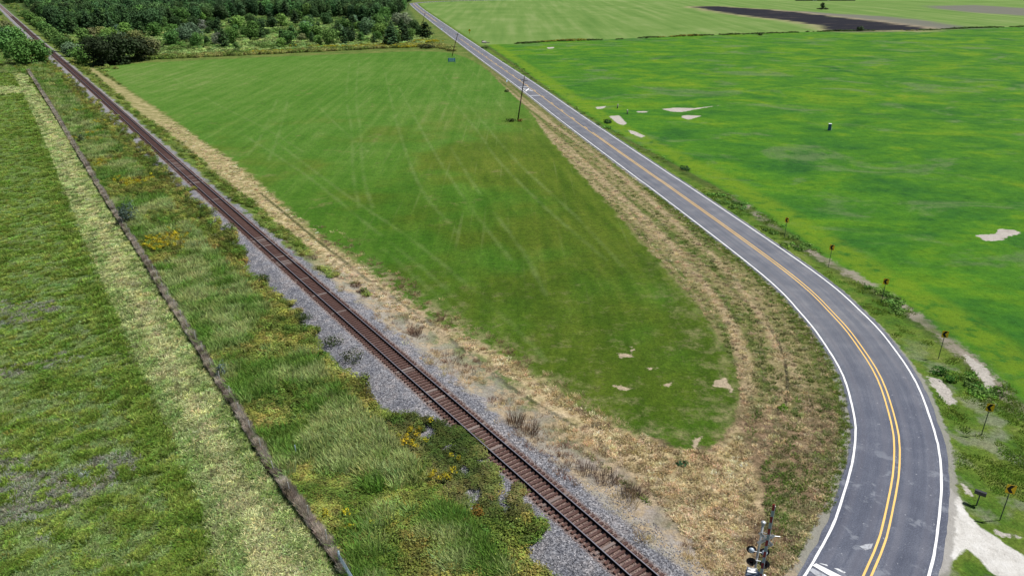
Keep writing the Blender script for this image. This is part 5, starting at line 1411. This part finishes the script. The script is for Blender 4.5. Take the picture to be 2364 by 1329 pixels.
Ma = Matrix.Translation((-.36, 0, 1.22)) @ Matrix(((0, 0, 1, 0), (1, 0, 0, 0), (0, 1, 0, 0), (0, 0, 0, 1)))
MB().prism(arch, .74, Ma).build('box', M_mb, e)
MB().prism([(x*1.05, y*1.05) for x, y in arch], .02, Matrix.Translation((-.385, 0, 1.22)) @ Matrix(((0, 0, 1, 0), (1, 0, 0, 0), (0, 1, 0, 0), (0, 0, 0, 1)))).build('door', M_mb, e)
MB().box((0, 0, 1.045), (.5, .16, .04)).build('shelf', M_pst, e)
M_conc = plain('old_concrete', (.42, .40, .37), .9, .2, 0, .2, .5)
X_, Y_ = at(1122, 100); e = tag(empty('culvert', (X_, Y_, -.35), rad(60)), 'concrete culvert mouth in the ditch beyond the road', 'culvert')
ring = MB(); R1, R2 = 1.0, .78
V = []; 
for i in range(17):
    a = math.pi*i/16
    V += [(R1*math.cos(a), 0, R1*math.sin(a)+.35), (R2*math.cos(a), 0, R2*math.sin(a)+.35), (R1*math.cos(a), 2.2, R1*math.sin(a)+.35), (R2*math.cos(a), 2.2, R2*math.sin(a)+.35)]
Fc = []
for i in range(16):
    k = i*4; Fc += [(k, k+4, k+5, k+1), (k, k+2, k+6, k+4), (k+1, k+5, k+7, k+3)]
ring.add(V, Fc).build('pipe', M_conc, e)
MB().box((0, 2.1, .8), (1.9, .05, 1.7)).build('opening_shade', M_blk, e)  # black plate stands in for the shade inside the pipe
for s_ in (-1, 1): MB().box((s_*1.35, -.4, .35), (.2, 1.8, .8), Matrix.Rotation(s_*.5, 3, 'Z')).build('wing_wall', M_conc, e)
M_shed = plain('shed_dark', (.055, .06, .075), .7, .3, 0, .3, 6); M_roof = plain('shed_roof', (.16, .18, .21), .6, .3, 0, .2, 5)
X_, Y_ = at(1905, 2); e = tag(empty('farm_shed', (X_, Y_, 0), rad(2)), 'long low dark farm shed at the top edge of the far field', 'shed')
MB().box((0, 0, 1.3), (70, 8, 2.6)).build('wall', M_shed, e)
MB().add([(-35.4, -4.4, 2.6), (35.4, -4.4, 2.6), (35.4, 4.4, 2.6), (-35.4, 4.4, 2.6), (-35.4, 0, 4.0), (35.4, 0, 4.0)], [(0, 1, 5, 4), (2, 3, 4, 5), (0, 4, 3), (1, 2, 5), (3, 2, 1, 0)]).build('roof', M_roof, e)
for x_ in (-22, -9, 8, 21): MB().box((x_, -4.03, 1.1), (5, .1, 2.2)).build('door', M_blk, e)
for x_ in (-16, -13, 2): MB().box((x_, -4.05, 1.0), (2.2, .1, 1.6)).build('door', M_pale, e)

# ================================================================ CROSSING SIGNAL
M_sil = plain('aluminium_mast', (.50, .52, .55), .42, .5, .5, .08)
M_red_shade = plain('gate_red_shaded', (.26, .022, .022), .4, .4, 0, .12); M_wht_shade = plain('gate_white_shaded', (.30, .38, .40), .4, .4, 0, .08)  # shade on the facing side painted in: dull red, grey-teal for white
M_whs = plain('sign_white', (.80, .80, .80), .45, .4, 0, .04)
M_lens = plain('dark_lens', (.05, .008, .01), .25, .6)
M_silb = plain('lamp_housing_grey', (.42, .50, .60), .4, .5, .1, .1)
M_case = plain('signal_case_grey', (.16, .20, .27), .5, .4, .2, .1)
sg = tag(empty('crossing_signal', (15.55, 34.6, .1), rad(-16)), 'railway crossing signal with raised striped gate arm and black lamp discs', 'crossing signal')
MB().tube((0, 0, 0), (0, 0, 6.0), .075, .07, 16).build('mast', M_sil, sg, True)
MB().box((0, 0, -.05), (.9, .9, .5), None, .04).tube((0, 0, .2), (0, 0, .55), .16, .11, 12).build('foundation', M_conc, sg)
MB().tube((-.1, 0, 6.0), (.1, 0, 6.0), .09, None, 10).tube((0, 0, 5.95), (0, 0, 6.12), .11, .08, 12).build('finial', M_galv, sg)
# bell
MB().lathe([(.02, 0), (.15, .02), (.16, .06), (.09, .12), (.02, .14)], Matrix.Translation((0, 0, 6.12)), 16).build('bell', M_sil, sg, True)
# lamp discs: far pair faces away, near pair faces this way
for fy, z_, xs in ((1, 3.62, (-.38, .42)), (-1, 3.30, (-.36, .46))):
    oy = .28*fy if fy > 0 else -.42
    MB().tube((xs[0], oy*.6, z_), (xs[1], oy*.6, z_), .03, None, 8).tube((0, 0, z_), (0, oy*.6, z_), .035, None, 8).build('lamp_bracket', M_sil, sg)
    for x_ in xs:
        face = Matrix.Translation((x_, oy, z_)) @ Matrix.Rotation(rad(-90*fy), 4, 'X')
        lamp = MB().lathe([(.305, 0), (.305, .012), (.29, .018)], face, 28).build('lamp_disc', M_blk, sg)
        hd = []; Fh = []
        for i in range(17):
            a = math.pi*(i/16)*1.16-.25
            for r_, y_ in ((.125, .018), (.125, .30 if 0 < i < 16 else .12), (.115, .30 if 0 < i < 16 else .12), (.115, .018)):
                hd.append((r_*math.cos(a), (r_*math.sin(a))*(-1 if fy > 0 else 1)*(-1), y_))
        for i in range(16):
            for c in range(3): Fh.append((i*4+c, i*4+c+1, i*4+5+c, i*4+4+c))
        MB().add(hd, Fh, face).build('hood', M_blk, lamp)
        MB().lathe([(.105, .02), (.08, .045), (.02, .055)], face, 18).build('lens', M_lens, lamp, True)
        MB().lathe([(.17, -.002), (.18, -.06), (.15, -.15), (.05, -.19)], face, 20).build('housing', M_silb if fy > 0 else M_blk, lamp, True)
# crossbucks
for fy, ox in ((-1, .30),):
    c = Matrix.Translation((ox, -.13, 5.02))
    for k_, (ang, wd) in enumerate(((-45, 'RAILROAD'), (45, 'CROSSING'))):
        B = c @ Matrix.Translation((0, -.02*k_, 0)) @ UP @ Matrix.Rotation(rad(ang), 4, 'Z')
        bl = MB().prism(rrect(1.22, .23, .05), .006, B).build('crossbuck_blade', M_whs, sg)
        if k_ == 0:
            text_obj('lettering', 'RAIL', .155, B @ Matrix.Translation((-.36, 0, .007)), M_blk, bl, .001)
            text_obj('lettering', 'ROAD', .155, B @ Matrix.Translation((.36, 0, .007)), M_blk, bl, .001)
        else: text_obj('lettering', wd, .155, B @ Matrix.Translation((0, 0, .007)), M_blk, bl, .001)
    MB().tube((0, 0, 5.02), (ox, -.11, 5.02), .025, None, 8).build('crossbuck_bracket', M_sil, sg)
MB().tube((.1, .05, 5.15), (1.15, .25, 5.1), .022, None, 8).tube((.1, .05, 5.35), (.75, .2, 5.12), .016, None, 6).build('side_arm', M_sil, sg)
# conduit loops
loop = MB(); pr = None
for i in range(13):
    a = math.pi*i/12; q = (.45+.28*math.sin(a), -.16, 5.0+.42*math.cos(a)-.1)
    if pr: loop.tube(pr, q, .014, None, 6, False)
    pr = q
loop.build('cable_loop', M_sil, sg)
# gate mechanism and arm
MB().box((-.16, -.62, 2.12), (.86, .55, .95), None, .06).build('mechanism_case', M_case, sg)
MB().box((-.22, -.52, 2.66), (.64, .44, .08), None, .01).build('case_lid', M_whs, sg)
MB().box((.50, -.80, 2.45), (.16, .5, .34), Matrix.Rotation(.4, 3, 'Y'), .02).build('counterweight', M_whs, sg)
MB().tube((.22, -.55, 2.1), (.42, -.55, 2.2), .05, None, 10).build('pivot', M_galv, sg)
zz = 1.7; kk = 0; L0 = .46; xa = .34
arm = MB().box((xa+.065, -.60, 4.9), (.03, .07, 6.3)).build('gate_arm_back', M_whs, sg)
while zz < 8.0:
    MB().box((xa-.03, -.60, zz+L0/2), (.15, .045, L0-.004)).build('gate_arm_stripe', M_red_shade if kk % 2 else M_wht_shade, sg)
    zz += L0; kk += 1

# ================================================================ MORE GROUND COVER
X, Y = cand(60000, 78, 330, 2.0)
uu = ufun(X, Y)[0]*USG; sd = sdf(X, Y, P_straw)
nb = vnoise(X, Y, 4, 3, 171); nc = vnoise(X, Y, 2, 3, 172)
m = (uu > 2.7+2.2*(nb-.5)) & (uu < 16) & (sd < .6*(nc-.3)) & (sdf(X, Y, P_field) < -.5) & ((Y > 95) | (nb > .5))
tc = mixc((.24, .30, .07), (.09, .15, .02), np.clip((nc-.38)*4, 0, 1))
scatter('trackside_weeds', T_weed, X[m], Y[m], np.c_[.6+.5*rng.random(m.sum()), .6+.5*rng.random(m.sum()), .25+.4*rng.random(m.sum())]*(1+.002*Y[m])[:, None], jitter(tc[m], m.sum(), .3, .1), 'green weeds on the field side of the ballast further up the line', 'weeds')
X, Y = cand(150000, 40, 150, 2.0)
rr = rfun(X, Y)[0]*RSG; fd = sdf(X, Y, P_field); dd = pdist(X, Y, DRAIN, True)[0]*DSG
barem = np.full(X.shape, -9.)
for p_ in P_bare: barem = np.maximum(barem, sdf(X, Y, p_))
nz = vnoise(X, Y, 5, 3, 175); n9 = vnoise(X, Y, 18, 3, 176); n1_ = vnoise(X, Y, 1.2, 2, 177)
# dry wisps and rusty weeds on the railway shoulder of the field side
X, Y = cand(70000, 34, 110, 2.1)
uu = ufun(X, Y)[0]*USG; nb = vnoise(X, Y, 2.4, 3, 181); nc = vnoise(X, Y, 3.5, 3, 182)
rr = rfun(X, Y)[0]*RSG
m = (rr < -4.7) & (uu > 2.2) & (uu < 12) & (nb > .52) & (sdf(X, Y, P_straw) < .6) & (rng.random(len(X)) < .30)
tc = mixc((.60, .48, .28), (.27, .17, .12), np.clip((nc-.40)*5, 0, 1))
T_wisp = [tuft('dry_wisp', 26, .32, .34, .03, .7, 190+s) for s in range(3)]
scatter('shoulder_dry_grass', T_wisp, X[m], Y[m], .5+.7*rng.random(m.sum()), jitter(tc[m], m.sum(), .3, .06), 'dry straw and rusty wisps on the gravel shoulder beside the track', 'dry grass')
